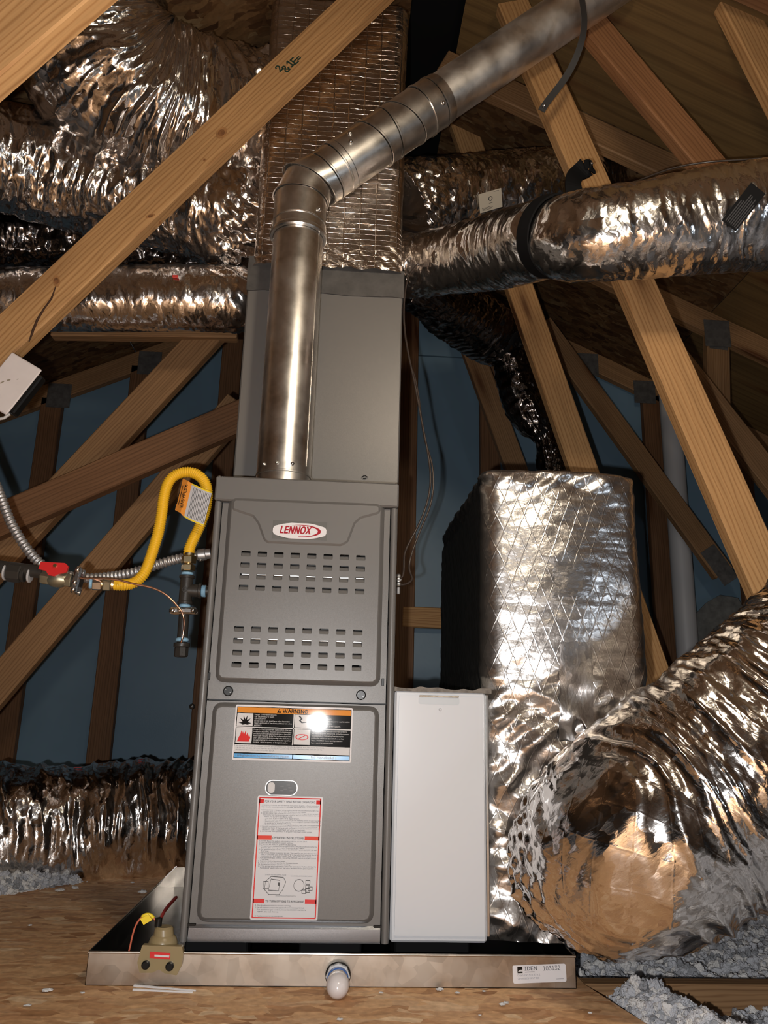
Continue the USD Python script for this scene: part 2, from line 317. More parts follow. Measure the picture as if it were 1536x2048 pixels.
def flake(name, col, rough=0.38, metal=0.35):
    n = {'tc': ('texture_coordinate', {}), 'g': ('geometry', {}), 'v': ('voronoi_texture', {'scale': 1500.0}), 'c': ('vector_math', {'math_type': 'subtract', 'vector2': (0.5, 0.5, 0.5)}),
         's': ('vector_math', {'math_type': 'scale', 'scale': 0.05}), 'a': ('vector_math', {'math_type': 'add'}), 'n': ('vector_math', {'math_type': 'normalize'}),
         'p': ('principled_bsdf', {'base_color': col, 'roughness': rough, 'metallic': metal, 'specular_ior_level': 0.5})}
    return material(name, n, [('tc.object', 'v.vector'), ('v.color', 'c.vector1'), ('c.vector', 's.vector1'), ('g.normal', 'a.vector1'), ('s.vector', 'a.vector2'), ('a.vector', 'n.vector1'), ('n.vector', 'p.normal')])
PAINT = flake('grey_metal_paint', (0.142, 0.136, 0.130), 0.40, 0.12)
PAINT2 = flake('grey_coil_paint', (0.160, 0.151, 0.142), 0.42, 0.2)
RAIL = flake('bare_grey_rail', (0.25, 0.26, 0.28), 0.26, 0.8)
INSIDE = plain('dark_cabinet_inside', (0.03, 0.03, 0.03), 0.5)
MASTIC = plain('grey_mastic', (0.075, 0.07, 0.066), 0.55, bump=(60, 0.4, 0.002), var=0.25, vs=25)
WHITE = plain('white_enamel', (0.60, 0.615, 0.645), 0.28)
WHITE_SEAM = plain('grey_caulk', (0.16, 0.14, 0.12), 0.7, var=0.4, vs=90)
PLATE = plain('white_plate', (0.68, 0.62, 0.60), 0.35, var=0.05, vs=20)
BLACK = plain('black_plastic', (0.008, 0.008, 0.008), 0.3, specular_ior_level=0.35)
BLACKM = plain('black_rubber', (0.006, 0.006, 0.0065), 0.75, specular_ior_level=0.12)
YELLOW = plain('yellow_coating', (0.80, 0.47, 0.022), 0.33)
RED = plain('red_handle', (0.55, 0.02, 0.02), 0.35)
WIRE_RED = plain('red_wire', (0.62, 0.06, 0.05), 0.4)
WIRE_DARK = plain('dark_cable', (0.045, 0.032, 0.026), 0.35)
WIRE_WHITE = plain('white_wire', (0.6, 0.58, 0.55), 0.4)
TAPE_BLUE = plain('blue_thread_tape', (0.22, 0.40, 0.55), 0.6, bump=(400, 0.4, 0.001))
PVC = plain('grey_pvc', (0.46, 0.45, 0.45), 0.45)
TANPL = plain('tan_plastic', (0.27, 0.205, 0.105), 0.32)
PAPER = plain('white_label', (0.72, 0.70, 0.71), 0.045, specular_ior_level=0.35)
PAPER_PINK = plain('pale_label', (0.55, 0.545, 0.56), 0.4)
PAPER_TAN = plain('cream_paper', (0.50, 0.44, 0.35), 0.6)
P_BLACK = plain('black_ink', (0.012, 0.012, 0.012), 0.045, specular_ior_level=0.35)
P_GREY = plain('grey_ink', (0.045, 0.044, 0.045), 0.4)
P_WHITE = plain('white_ink', (0.62, 0.61, 0.61), 0.045, specular_ior_level=0.35)
P_ORANGE = plain('orange_ink', (0.68, 0.26, 0.045), 0.045, specular_ior_level=0.35)
P_RED = plain('red_ink', (0.62, 0.045, 0.045), 0.05, specular_ior_level=0.3)
P_DKRED = plain('logo_red', (0.36, 0.012, 0.025), 0.3)
P_BLUE = plain('blue_ink', (0.075, 0.33, 0.66), 0.18)
P_YEL = plain('yellow_tag', (0.85, 0.62, 0.03), 0.4)
P_GREEN = plain('green_ink', (0.012, 0.035, 0.022), 0.6)
FOAM = plain('blue_foam_board', (0.140, 0.225, 0.300), 0.42, bump=(160, 0.15, 0.001), var=0.10, vs=2.0)
FOAM2 = plain('pale_blue_foam_board', (0.075, 0.145, 0.21), 0.42, var=0.08, vs=2.0)
FLUFF = plain('loose_fill', (0.42, 0.425, 0.45), 0.9, var=0.35, vs=60)
FLUFF2 = plain('loose_fill_pale', (0.56, 0.545, 0.53), 0.9, var=0.25, vs=80)
FLUFF3 = plain('loose_fill_grey', (0.24, 0.245, 0.26), 0.9, var=0.3, vs=70)
DRYWALL = plain('gypsum_board', (0.16, 0.15, 0.14), 0.9, var=0.1)
PLATE_METAL = plain('truss_plate_metal', (0.15, 0.145, 0.14), 0.45, 0.6, var=0.3, vs=40)
BULB = plain('frosted_white_plastic', (0.66, 0.61, 0.60), 0.22)
COLLAR = plain('grey_collar', (0.42, 0.37, 0.35), 0.35)
BLUE_RING = plain('blue_ring', (0.03, 0.11, 0.36), 0.3)
EARTH = plain('kraft_brown', (0.2, 0.12, 0.06), 0.8)

# ------------------------------------------------------------ the setting: floor, gable wall, roof deck with its rafters
PKX, PKZ, SL = 0.294, 2.42, 0.469           # ridge (lower edge of the rafters) and roof slope
GY = 1.73
floor = thing('floor', kind='structure')
def slab(poly, z0, z1):
    m = extr(poly, z1-z0); v, f = m; return v+[0, 0, z0], f
SEAM = 0.475
part(floor, 'strand_board_panel', slab(Polygon([(-1.30, -3.4), (0.62, -3.4), (0.612, -0.6), (0.567, -0.18), (0.527, 0.0), (0.525, SEAM), (-0.86, SEAM), (-1.30, SEAM)]), -0.018, 0.0), OSB_FLOOR, False)
part(floor, 'strand_board_panel', slab(Polygon([(-0.86, SEAM+0.003), (0.525, SEAM+0.003), (0.525, 1.30), (-0.50, 1.30), (-0.64, 0.72)]), -0.018, -0.0005), OSB_FLOOR, False)
part(floor, 'ceiling_board', rbox((-4.6, -3.6, -0.30), (5.2, 1.9, -0.26), 0.004), DRYWALL, False)
wall = thing('wall_back', kind='structure')
def roofz(x): return PKZ - SL*abs(x-PKX)
seams = [-4.2, -1.98, -1.17, -0.385, 0.28, 0.95, 1.60, 2.35, 4.8]
for a, b in zip(seams[:-1], seams[1:]):
    xs = [a+0.002, b-0.002]; top = [(x, roofz(x)+0.16) for x in ([xs[1]] + ([PKX] if xs[0] < PKX < xs[1] else []) + [xs[0]])]
    if a == 0.28:       # the middle sheet is short; a second piece above it
        part(wall, 'foam_panel', face_plate(Polygon([(xs[0], -0.25), (xs[1], -0.25), (xs[1], 2.055), (xs[0], 2.055)]), 1.795, 0.025), FOAM, False)
        part(wall, 'foam_panel', face_plate(Polygon([(xs[0], 2.060), (xs[1], 2.060)]+top), 1.792, 0.025), FOAM, False)
    else:
        part(wall, 'foam_panel', face_plate(Polygon([(xs[0], -0.25), (xs[1], -0.25)]+top), 1.795, 0.025), FOAM, False)
def board_mesh(p0, p1, w, t, normal=(0, -1, 0)):
    """a board from p0 to p1: returns local mesh (length on x, thickness y, width z) and its 4x4"""
    p0, p1 = np.asarray(p0, float), np.asarray(p1, float); d = p1-p0; L = np.linalg.norm(d); x = d/L
    nn = np.asarray(normal, float); nn = nn-x*(nn@x); nn /= np.linalg.norm(nn)
    y = -nn; z = np.cross(x, y); m4 = np.eye(4); m4[:3, 0], m4[:3, 1], m4[:3, 2], m4[:3, 3] = x, y, z, p0
    return rbox((0, 0, -w/2), (L, t, w/2), 0.003), m4
def child_board(parent, name, p0, p1, w, t, mat, normal=(0, -1, 0)):
    m, m4 = board_mesh(p0, p1, w, t, normal)
    pm = usdkit.mesh(stage, path_of(parent, name), m, mat, smooth=False)
    I = INV['/'.join(str(parent.GetPath()).split('/')[:3])]; xf(pm.GetPrim(), I@m4); return pm.GetPrim()
for u in (18, 208, 440, 812, 982, 1318, 1492):                       # studs of the gable truss
    v = 1000; p = atY(u, v, GY)
    if u in (18, 208): p = atY(u, 1400, GY)
    child_board(wall, 'stud', (p[0], GY, -0.2), (p[0], GY, roofz(p[0])+0.02), 0.089, 0.038, W_DARK)
for x in (-2.1, -2.6, -3.1, 2.6, 3.1): child_board(wall, 'stud', (x, GY, -0.2), (x, GY, roofz(x)+0.02), 0.089, 0.038, W_DARK)
p = atY(805, 1233, GY); child_board(wall, 'blocking', (p[0], GY-0.002, p[2]), (p[0]+0.42, GY-0.002, p[2]-0.003), 0.085, 0.036, W_FRESH)

roof = thing('ceiling', kind='structure')
U_R = np.array([1, 0, -SL])/math.hypot(1, SL); U_L = np.array([-1, 0, -SL])/math.hypot(1, SL)
def deck(side, s0, s1, y0, y1, mat):
    U = U_R if side > 0 else U_L; N = np.array([side*SL, 0, 1])/math.hypot(1, SL)
    o = np.array([PKX, 0, PKZ]) + N*0.0905
    q = np.array([o+U*s+np.array([0, y, 0])+N*h for s in (s0, s1) for y in (y0, y1) for h in (0, 0.012)])
    m = trimesh.convex.convex_hull(q); R = np.stack([U, [0, 1, 0], np.cross(U, [0, 1, 0])], 1); m4 = np.eye(4); m4[:3, :3] = R; m4[:3, 3] = q.mean(0)
    v, f = arr(m); v = (v-q.mean(0))@R
    if np.linalg.det(R) < 0: f = f[:, ::-1]
    pm = usdkit.mesh(stage, path_of(roof, 'deck_panel'), (v, f), mat, smooth=False); xf(pm.GetPrim(), m4)
for side in (1, -1):
    for k, (s0, s1) in enumerate(((0.045, 1.24), (1.243, 2.46), (2.463, 3.68), (3.683, 5.6))):
        for j, (y0, y1) in enumerate(((-3.6, -0.72), (-0.717, 0.51), (0.513, 1.9))):
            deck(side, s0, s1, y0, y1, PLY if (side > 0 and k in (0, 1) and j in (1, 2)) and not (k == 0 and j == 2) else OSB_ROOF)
ridge_cap = cat(rbox((PKX-0.14, -3.6, PKZ+0.17), (PKX+0.14, 1.9, PKZ+0.18), 0.002)); part(roof, 'ridge_cap', ridge_cap, BLACKM, False)
for y in (GY, 1.12, 0.51, -0.10, -0.71):
    for U, s0 in ((U_R, 0.02), (U_L, 0.02)):
        N = np.array([0, 0, 1.0]); N = N-U*(N@U); N /= np.linalg.norm(N); a = np.array([PKX, y, PKZ]) + N*0.0445
        if abs(y-0.51) < .01 and U is U_L: s0 = 0.56
        if abs(y+0.10) < .01 and U is U_L: continue          # left out where the big duct goes up
        child_board(roof, 'rafter', a+U*s0, a+U*5.4, 0.089, 0.038, W_MID if y > 0.4 else W_DARK)
for y, x in ((GY, -0.80), (GY, -1.17), (GY, 1.17), (GY, 1.43), (1.12, 1.47)):     # nail plates on the rafter joints
    part(roof, 'nail_plate', rbox((x-0.05, y-0.004, roofz(x)-0.04), (x+0.05, y-0.001, roofz(x)+0.07), 0.001), PLATE_METAL, False)
joists = []
back = thing('wall_front', kind='structure'); part(back, 'strand_board_sheet', face_plate(Polygon([(-4.2, -0.25), (4.8, -0.25), (4.8, roofz(4.8)+.14), (PKX, PKZ+.15), (-4.2, roofz(-4.2)+.14)]), -3.6, 0.02), OSB_ROOF, False)

# ------------------------------------------------------------ loose timbers of the trusses, one thing each
def beam(name, label, uv0, uv1, Y0, Y1, w=0.089, t=0.038, mat=W_FRESH, c='beam', normal=(0, -1, 0), plates=()):
    p0, p1 = atY(*uv0, Y0), atY(*uv1, Y1); m, m4 = board_mesh(p0, p1, w, t, normal); L = np.linalg.norm(p1-p0)
    if not plates and 'long pale' not in label:
        pm = usdkit.mesh(stage, path_of(None, name), m, mat, smooth=False).GetPrim(); xf(pm, m4); tag(pm, label, c); return pm, m4, L
    x = thing(name, label, c, m4=m4); part(x, 'board', m, mat, False, local=True)
    for s, ln in plates: part(x, 'nail_plate', rbox((s*L-ln/2, -0.0015, -0.036), (s*L+ln/2, 0.0, 0.036), 0.0005), PLATE_METAL, False, local=True, label='perforated metal nail plate')
    return x, m4, L
LB, LBM, LBL = beam('wooden_brace', 'long pale pine brace crossing the upper left in front of the foil ducts', (-380, 1037), (790, -68), 0.075, 0.075, plates=())
beam('wooden_brace', 'short end of bright pine timber in the top left corner', (-500, 491), (215, -110), -0.60, -0.60)
beam('wooden_brace', 'pine brace running up to the lower left duct, in front of the blue wall', (-300, 1428), (480, 595), 0.62, 0.62, mat=W_MID)
beam('wooden_brace', 'brown brace sloping gently across the others left of the furnace', (-460, 1236), (520, 812), 0.53, 0.53, mat=W_DARK)
beam('wooden_brace', 'brown brace passing behind the red gas valve handle', (-90, 1466), (478, 803), 0.74, 0.74, mat=W_MID)
beam('wooden_brace', 'thin timber edge under the lowest left foil duct', (100, 664), (474, 668), 0.60, 0.60, w=0.02, mat=W_MID)
beam('wooden_brace', 'long pine brace behind the strapped right duct, reaching down to the big return duct', (1026, 0), (1575, 1240), 0.20, 0.06)
beam('wooden_brace', 'pine brace with strong cathedral grain rising behind the foil return box', (895, 155), (1368, 1506), 0.80, 0.80)
beam('wooden_brace', 'thin brown brace between the furnace and the dark hanging duct', (893, 555), (1038, 948), 1.50, 1.50, mat=W_MID)
beam('wooden_brace', 'dull brown brace crossing in front of the grey plastic vent pipe', (1085, 643), (1450, 1146), 1.52, 1.52, mat=W_MID, plates=((0.97, 0.16),))
beam('wooden_brace', 'brown brace at the right edge beyond the long right brace', (1350, 705), (1880, 1378), 0.92, 0.92, mat=W_MID)
beam('wooden_post', 'short upright post under a rafter at the far right', (1437, 655), (1440, 920), 1.125, 1.125, mat=W_MID, c='post', plates=((0.06, 0.12),))
beam('wooden_brace', 'bright timber in the top right corner', (1440, -66), (1960, 932), 0.02, 0.02)
beam('wooden_brace', 'reddish timber sloping below the plywood at the upper right', (1166, 16), (1470, 380), 0.12, 0.12, w=0.08, mat=W_RED)
# crack and stamp on the long brace
I = np.linalg.inv(LBM)
def on_brace(u, v): q = I@np.r_[atY(u, v, 0.075), 1]; return q[0], q[2]
sx, sz = on_brace(580, 134)
for k, (txt, dx, dz, hh) in enumerate((('2', -0.030, 0.008, .018), ('&', -0.020, -0.006, .020), ('1', -0.002, -0.004, .020), ('E', 0.012, -0.006, .019), ('=', 0.024, -0.006, .018))):
    t = meshkit.text_mesh(txt, hh, 0.0006, bold=True); part(LB, 'stamp_mark', move(t, RXZ, (sx+dx, -0.0002, sz+dz)), P_GREEN, False, local=True, label='green ink grade stamp')
KNOT = plain('pine_knot', (0.20, 0.085, 0.03), 0.6, var=0.5, vs=90); KNOT2 = plain('pine_knot_rim', (0.34, 0.165, 0.06), 0.6, var=0.3, vs=60)
for u, v, r, e, a in ((443, 266, .0095, .8, .2), (301, 432, .006, .5, -.5), (113, 562, .0085, .6, .9), (409, 320, .0022, 1, 0), (320, 446, .004, .5, .6)):
    x_, z_ = on_brace(u, v)
    for nm, k, mt, y_ in (('knot_rim', 1.45, KNOT2, -.0001), ('knot', 1.0, KNOT, -.0004)):
        pl = affinity.rotate(affinity.scale(Point(0, 0).buffer(1, quad_segs=6), r*k*(1.25 if k > 1 else 1), r*e*k), math.degrees(a)); part(LB, nm, move(extr(pl, .0008), RXZ, (x_, y_, z_)), mt, False, local=True)
pts = [on_brace(*q) for q in ((112, 572), (103, 598), (88, 618), (75, 640), (66, 662), (58, 684))]
part(LB, 'split', sweep([(a, -0.0002, b) for a, b in pts], [.001, .0022, .0022, .0028, .0028, .001], 6), plain('split_dark', (0.05, 0.02, 0.008), 0.9), True, local=True, label='dark split in the wood')

# ------------------------------------------------------------ foil ducts
def tri(x): return 1-np.abs(2*(x-np.floor(x))-1)
def duct_mesh(P, seg=0.006, nt=120, amp=(0.004, 0.003), fs=55, kc=1.6, crumple=0.0, ends=(0, 0), seed=1, sag=0.0):
    """P rows: x y z r. Pleats run round the duct (fs per metre along, kc round), plus crumpling; returns (v, f), uv"""
    P = np.asarray(P, float); L = np.linalg.norm(np.diff(P[:, :3], axis=0), axis=1).sum(); n = int(max(24, min(420, L/seg)))
    q = spline(P, n); p, r = q[:, :3], q[:, 3]; s = np.r_[0, np.cumsum(np.linalg.norm(np.diff(p, axis=0), axis=1))]
    th = np.linspace(0, 2*np.pi, nt+1); S, T = np.meshgrid(s, th, indexing='ij'); R = r[:, None]
    cx, sx_ = np.cos(T), np.sin(T)
    warp = noise3(S*9, cx*1.5+5, sx_*1.5, seed)*0.05
    rid = 1-np.abs(2*noise3((S+warp)*fs, cx*kc, sx_*kc, seed+1)-1)
    rid2 = 1-np.abs(2*noise3((S+warp)*fs*0.42+9, cx*kc*1.4, sx_*kc*1.4, seed+2)-1)
    big = noise3(S*7, cx*1.8, sx_*1.8, seed+3)-0.5
    k = R/0.12
    rid3 = 1-np.abs(2*noise3((S+warp)*fs*2.3+3, cx*kc*2.2, sx_*kc*2.2, seed+4)-1)
    h = amp[0]*(rid**2-0.4) + amp[0]*0.9*(rid2**2-0.4) + amp[0]*0.30*(rid3**2-0.4) + amp[1]*2*big*k
    if crumple or max(ends):
        g = np.full_like(S, crumple)
        g = np.maximum(g, ends[0]*np.exp(-(S/0.10)**2)); g = np.maximum(g, ends[1]*np.exp(-((s[-1]-S)/0.10)**2))
        a = 0
        for w in range(5):
            d = rng.normal(size=3); d /= np.linalg.norm(d); fq = 22*(1.5**w)
            ph = noise3(S*8, cx*R*8, sx_*R*8+w*7, seed+5+w)*1.2
            a = a+(tri((S*d[0]+R*cx*d[1]+R*sx_*d[2])*fq+ph)-0.5)/(1.35**w)
        h = h+g*a*0.55
    RR = np.maximum(R+h, 0.01)
    t_, A, B = frames(p)
    v = p[:, None]+RR[..., None]*(cx[..., None]*A[:, None]+sx_[..., None]*B[:, None])
    m = nt+1; i, j = np.meshgrid(np.arange(n-1), np.arange(nt), indexing='ij'); i, j = i.ravel(), j.ravel()
    f = np.stack([i*m+j, i*m+j+1, (i+1)*m+j+1, (i+1)*m+j], 1); f = np.vstack([f[:, [0, 1, 2]], f[:, [0, 2, 3]]])
    v = v.reshape(-1, 3); uv = np.stack([S, T*R.mean()], -1).reshape(-1, 2)
    e1, e2 = len(v), len(v)+1; v = np.vstack([v, p[0], p[-1]]); uv = np.vstack([uv, [0, 0], [s[-1], 0]])
    j = np.arange(nt); e = (n-1)*m
    f = np.vstack([f, np.stack([np.full(nt, e1), j+1, j], 1), np.stack([np.full(nt, e2), e+j, e+j+1], 1)])
    fn = np.cross(v[f[0, 1]]-v[f[0, 0]], v[f[0, 2]]-v[f[0, 0]])
    if fn@(v[f[0, 0]]-p[0]) < 0: f = f[:, ::-1]
    return (v, f), uv, (p, r)
def path_px(rows):
    """rows (u, v, Y, width in pixels) -> x y z r"""
    out = []
    for u, v, Y, w in rows: q = atY(u, v, Y); out.append([*q, pxr_(q, w)/2])
    return np.array(out)
def surf_at(mesh, u, v, rad=5.0):
    vv, f = arr(mesh); pr = proj(vv); d = np.hypot(pr[:, 0]-u, pr[:, 1]-v); k = np.where(d < max(rad, d.min()+1))[0]
    k = k[pr[k, 2] < pr[k, 2].min()+0.05]; p = vv[k].mean(0)
    d2 = np.linalg.norm(vv-p, axis=1); near = vv[d2 < 0.03]; near = near if len(near) > 6 else vv[np.argsort(d2)[:12]]
    _, _, w = np.linalg.svd(near-near.mean(0)); nn = w[2]; nn = nn if nn@(C-p) > 0 else -nn
    return p, nn
def sticker_m4(mesh, u, v, ang, lift=0.006):
    p, nn = surf_at(mesh, u, v); xd = RT*math.cos(ang)+UP*math.sin(ang); xd = xd-nn*(xd@nn); xd /= np.linalg.norm(xd)
    return np.stack([xd, np.cross(nn, xd), nn], 1), p+nn*lift
def duct(name, label, rows, mat, c='duct', **kw):
    m, uv, ax = duct_mesh(path_px(rows), **kw); x = thing(name, label, c, loc=ax[0][0]); part(x, 'foil_jacket', m, mat, True, uv=uv); return x, m, ax
def band(ax, k, w, mat, parent, name='duct_tie', grow=0.003, label=None):
    p, r = ax; n = len(p); i = int(k*(n-1)); t = p[min(i+1, n-1)]-p[max(i-1, 0)]; t /= np.linalg.norm(t)
    rr = r[i]+grow; o = p[i]-t*w/2
    part(parent, name, lathe([(rr-0.004, 0), (rr, 0.001), (rr, w-0.001), (rr-0.004, w)], o, t, 40), mat, True, label=label)

d1, m1, _ = duct('foil_duct', 'large wrinkled silver duct bending upward in the upper left', [(528, 258, .36, 250), (450, 246, .30, 280), (335, 222, .25, 310), (235, 160, .18, 320), (175, 50, .10, 310), (166, -60, .05, 310)], FOIL_PLEAT, amp=(.014, .002), fs=50, kc=.9, crumple=.003, ends=(.02, 0), seed=11, nt=180, seg=.003)
d2, m2, _ = duct('foil_duct', 'silver duct sagging across the middle left, just below the large bending duct', [(520, 432, .37, 190), (470, 425, .36, 215), (360, 405, .35, 200), (240, 385, .34, 195), (110, 345, .30, 205), (-20, 312, .24, 205), (-110, 308, .20, 205), (-260, 345, .16, 205), (-460, 450, .10, 205)], FOIL_PLEAT, amp=(.006, .008), fs=46, crumple=.004, ends=(.022, 0), seed=23, nt=150, seg=.004)
d3, m3_, ax3 = duct('foil_duct', 'straight silver duct on the left, level with the grey coil cabinet top', [(506, 600, .40, 112), (470, 599, .39, 128), (400, 597, .38, 130), (250, 597, .37, 128), (100, 599, .36, 126), (-60, 602, .35, 126), (-200, 606, .34, 126), (-560, 640, .30, 128)], FOIL_SMOOTH, amp=(.0016, .002), fs=110, kc=.5, ends=(.010, 0), seed=31)
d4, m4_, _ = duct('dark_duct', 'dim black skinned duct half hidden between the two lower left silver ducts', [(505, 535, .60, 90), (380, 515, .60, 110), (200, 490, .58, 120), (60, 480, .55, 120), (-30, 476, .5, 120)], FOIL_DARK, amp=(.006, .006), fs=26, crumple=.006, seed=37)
d5, m5, _ = duct('foil_duct', 'silver duct on the upper right bearing a cream paper card', [(800, 413, .42, 150), (850, 395, .44, 150), (930, 388, .47, 145), (1020, 378, .50, 142), (1110, 368, .56, 135), (1230, 360, .80, 115), (1320, 345, 1.0, 100)], FOIL_CRUMP, amp=(.003, .005), fs=60, crumple=.002, ends=(.02, 0), seed=41)
d6, m6, ax6 = duct('foil_duct', 'thick silver duct on the right squeezed by a black strap', [(800, 541, .35, 112), (840, 530, .33, 122), (930, 515, .24, 134), (1020, 496, .14, 150), (1080, 480, .05, 156), (1108, 474, .01, 146), (1140, 474, -.03, 168), (1200, 470, -.07, 178), (1320, 455, -.10, 192), (1440, 441, -.12, 205), (1560, 428, -.14, 214), (1700, 412, -.16, 220), (1950, 430, -.18, 222), (2250, 500, -.2, 225)], FOIL_SMOOTH, amp=(.003, .004), fs=55, kc=.9, ends=(.012, .0), seed=53, nt=150, seg=.004)
d7, m7, ax7 = duct('dark_duct', 'dark shiny duct tied in sausage sections, hanging down to the foil return box', [(812, 575, .60, 66), (850, 592, .66, 84), (905, 622, .78, 112), (965, 655, .90, 124), (1004, 684, .97, 104), (1020, 700, 1.0, 66), (1030, 742, 1.0, 78), (1046, 800, 1.0, 80), (1072, 850, 1.0, 66), (1088, 876, 1.0, 36), (1100, 910, 1.0, 54), (1110, 945, 1.0, 72), (1122, 1000, 1.0, 82)], FOIL_DARK, amp=(.005, .004), fs=34, crumple=.008, seed=61)
for k in (.42, .79): band(ax7, k, .02, BLACKM, d7, 'cable_tie', .003)
d8, m8, ax8 = duct('foil_duct', 'fat silver duct lying on the attic floor at the lower left', [(430, 1640, 1.0, 232), (380, 1642, .99, 236), (250, 1645, .96, 238), (120, 1655, .92, 245), (0, 1665, .88, 255), (-160, 1680, .84, 265), (-300, 1695, .8, 270), (-700, 1745, .72, 285)], FOIL_PLEAT, amp=(.013, .007), fs=30, kc=.8, crumple=.003, seed=71, nt=150, seg=.004)
# the big return duct
Pb = path_px([(1166, 1700, .005, 326), (1196, 1701, -.04, 362), (1250, 1688, -.105, 404), (1302, 1655, -.14, 428), (1400, 1592, -.16, 442), (1536, 1490, -.18, 452), (1680, 1370, -.18, 452), (1800, 1262, -.18, 450)])
mb, uvb, axb = duct_mesh(Pb, seg=.003, nt=220, amp=(.0085, .0045), fs=50, kc=.8, crumple=.003, ends=(.014, 0), seed=83)
dbig = thing('return_duct', 'huge shiny silver duct bulging out of the foil return box at the lower right', 'duct', loc=axb[0][0])
part(dbig, 'foil_jacket', mb, FOIL_BIG, True, uv=uvb)
# marks and cards stuck on the ducts
for par, msh, u, v, w, h, a, mat, nm, lb in ((d3, m3_, 351, 554, .014, .008, .05, WIRE_RED, 'tape_mark', 'small red tape mark'), (d8, m8, 156, 1536, .022, .008, -.05, WIRE_RED, 'tape_mark', 'small red tape mark'), (d8, m8, 281, 1523, .012, .008, .3, WIRE_RED, 'tape_mark', 'small red tape mark')):
    R, t = sticker_m4(msh, u, v, a, .004); part(par, nm, move(rbox((-w/2, -h/2, 0), (w/2, h/2, .0015), .0004), R, t), mat, False, label=lb)
R, t = sticker_m4(m5, 979, 400, .20, .007)
card = part(d5, 'paper_card', move(rbox((-.036, -.026, 0), (.036, .026, .0008), .0002), R, t), PAPER_TAN, False, label='cream paper card with a round emblem')
em = cat(move(trimesh.creation.annulus(.0045, .0065, .0004), R, t+R@[0, .006, .001]), *[move(rbox((-l/2, y-.0005, 0), (l/2, y+.0005, .0003), .0001), R, t+R@[xx, 0, .0009]) for y, l, xx in ((-.006, .012, 0), (-.015, .03, -.014), (-.018, .034, -.012), (-.021, .028, -.014), (.022, .016, .02))])
part(card, 'print', em, P_GREY, False)
R, t = sticker_m4(m6, 1482, 416, .95, .008)
lab = part(d6, 'dark_label', move(rbox((-.042, -.018, 0), (.042, .018, .0008), .0002), R, t), BLACK, False, label='black label with grey print')
rl = random.Random(3); part(lab, 'print', cat(*[move(rbox((-.038, y-.0011, 0), (-.038+rl.uniform(.045, .074), y+.0011, .0003), .0001), R, t+R@[0, 0, .0009]) for y in np.arange(-.014, .015, .0042)]), P_GREY, False)
# black strap squeezing the right duct, with its loose tail
p6, r6 = ax6; pr6 = proj(p6); i6 = int(np.argmin(np.hypot(pr6[:, 0]-1110, pr6[:, 1]-474))); o6 = p6[i6]; t6, A6, B6 = [q[i6] for q in frames(p6)]
nrm = np.array([0, -1.0, 0]); nrm -= t6*(nrm@t6); nrm /= np.linalg.norm(nrm); upv = np.cross(t6, nrm); upv = upv if upv[2] > 0 else -upv
strap = thing('hanger_strap', 'black fabric strap looped round the thick right duct with a stiff loose tail', 'strap', loc=o6)
def ribbon(pts, wdir, w, t, mat, parent, name='webbing', smooth=30):
    pts = np.asarray(pts, float); tt = np.gradient(pts, axis=0); tt /= np.linalg.norm(tt, axis=1, keepdims=True)
    wd = np.broadcast_to(wdir, pts.shape) - tt*np.sum(np.broadcast_to(wdir, pts.shape)*tt, 1, keepdims=True); wd /= np.linalg.norm(wd, axis=1, keepdims=True)
    nn = np.cross(tt, wd); n = len(pts); w = np.broadcast_to(w, n)[:, None]
    v = np.stack([pts-wd*w/2-nn*t/2, pts+wd*w/2-nn*t/2, pts+wd*w/2+nn*t/2, pts-wd*w/2+nn*t/2], 1).reshape(-1, 3)
    f = []
    for i in range(n-1):
        for j in range(4): a, b = i*4+j, i*4+(j+1) % 4; f += [[a, b, b+4], [a, b+4, a+4]]
    f += [[0, 2, 1], [0, 3, 2], [4*n-4, 4*n-3, 4*n-2], [4*n-4, 4*n-2, 4*n-1]]
    tm = trimesh.Trimesh(v, f, process=False); trimesh.repair.fix_normals(tm)
    return part(parent, name, tm, mat, smooth)
rr = r6[i6]+.007; loop = [o6+rr*(math.cos(a)*nrm+math.sin(a)*upv) for a in np.linspace(-2.4, 1.15, 40)]
tail_end = atY(1158, 345, .0)
ribbon(loop, t6, .040, .004, BLACKM, strap)
tl = spline([loop[-3], loop[-1], loop[-1]+(tail_end-loop[-1])*.35+nrm*.02, tail_end, tail_end+np.array([.016, -.005, .012])], 24)
ribbon(tl, RT*.75-UP*.66, np.r_[np.full(18, .038), np.linspace(.038, .046, 6)], .005, BLACKM, strap)
ribbon(spline([tail_end+np.array([.010, -.012, .012]), tail_end+np.array([.022, -.02, .006]), tail_end+np.array([.024, -.018, -.012])], 8), nrm, .02, .004, BLACKM, strap, 'curled_end')
part(strap, 'rivet', ball(tail_end+np.array([.020, -.030, .002]), .0035, 1), STEEL, True)

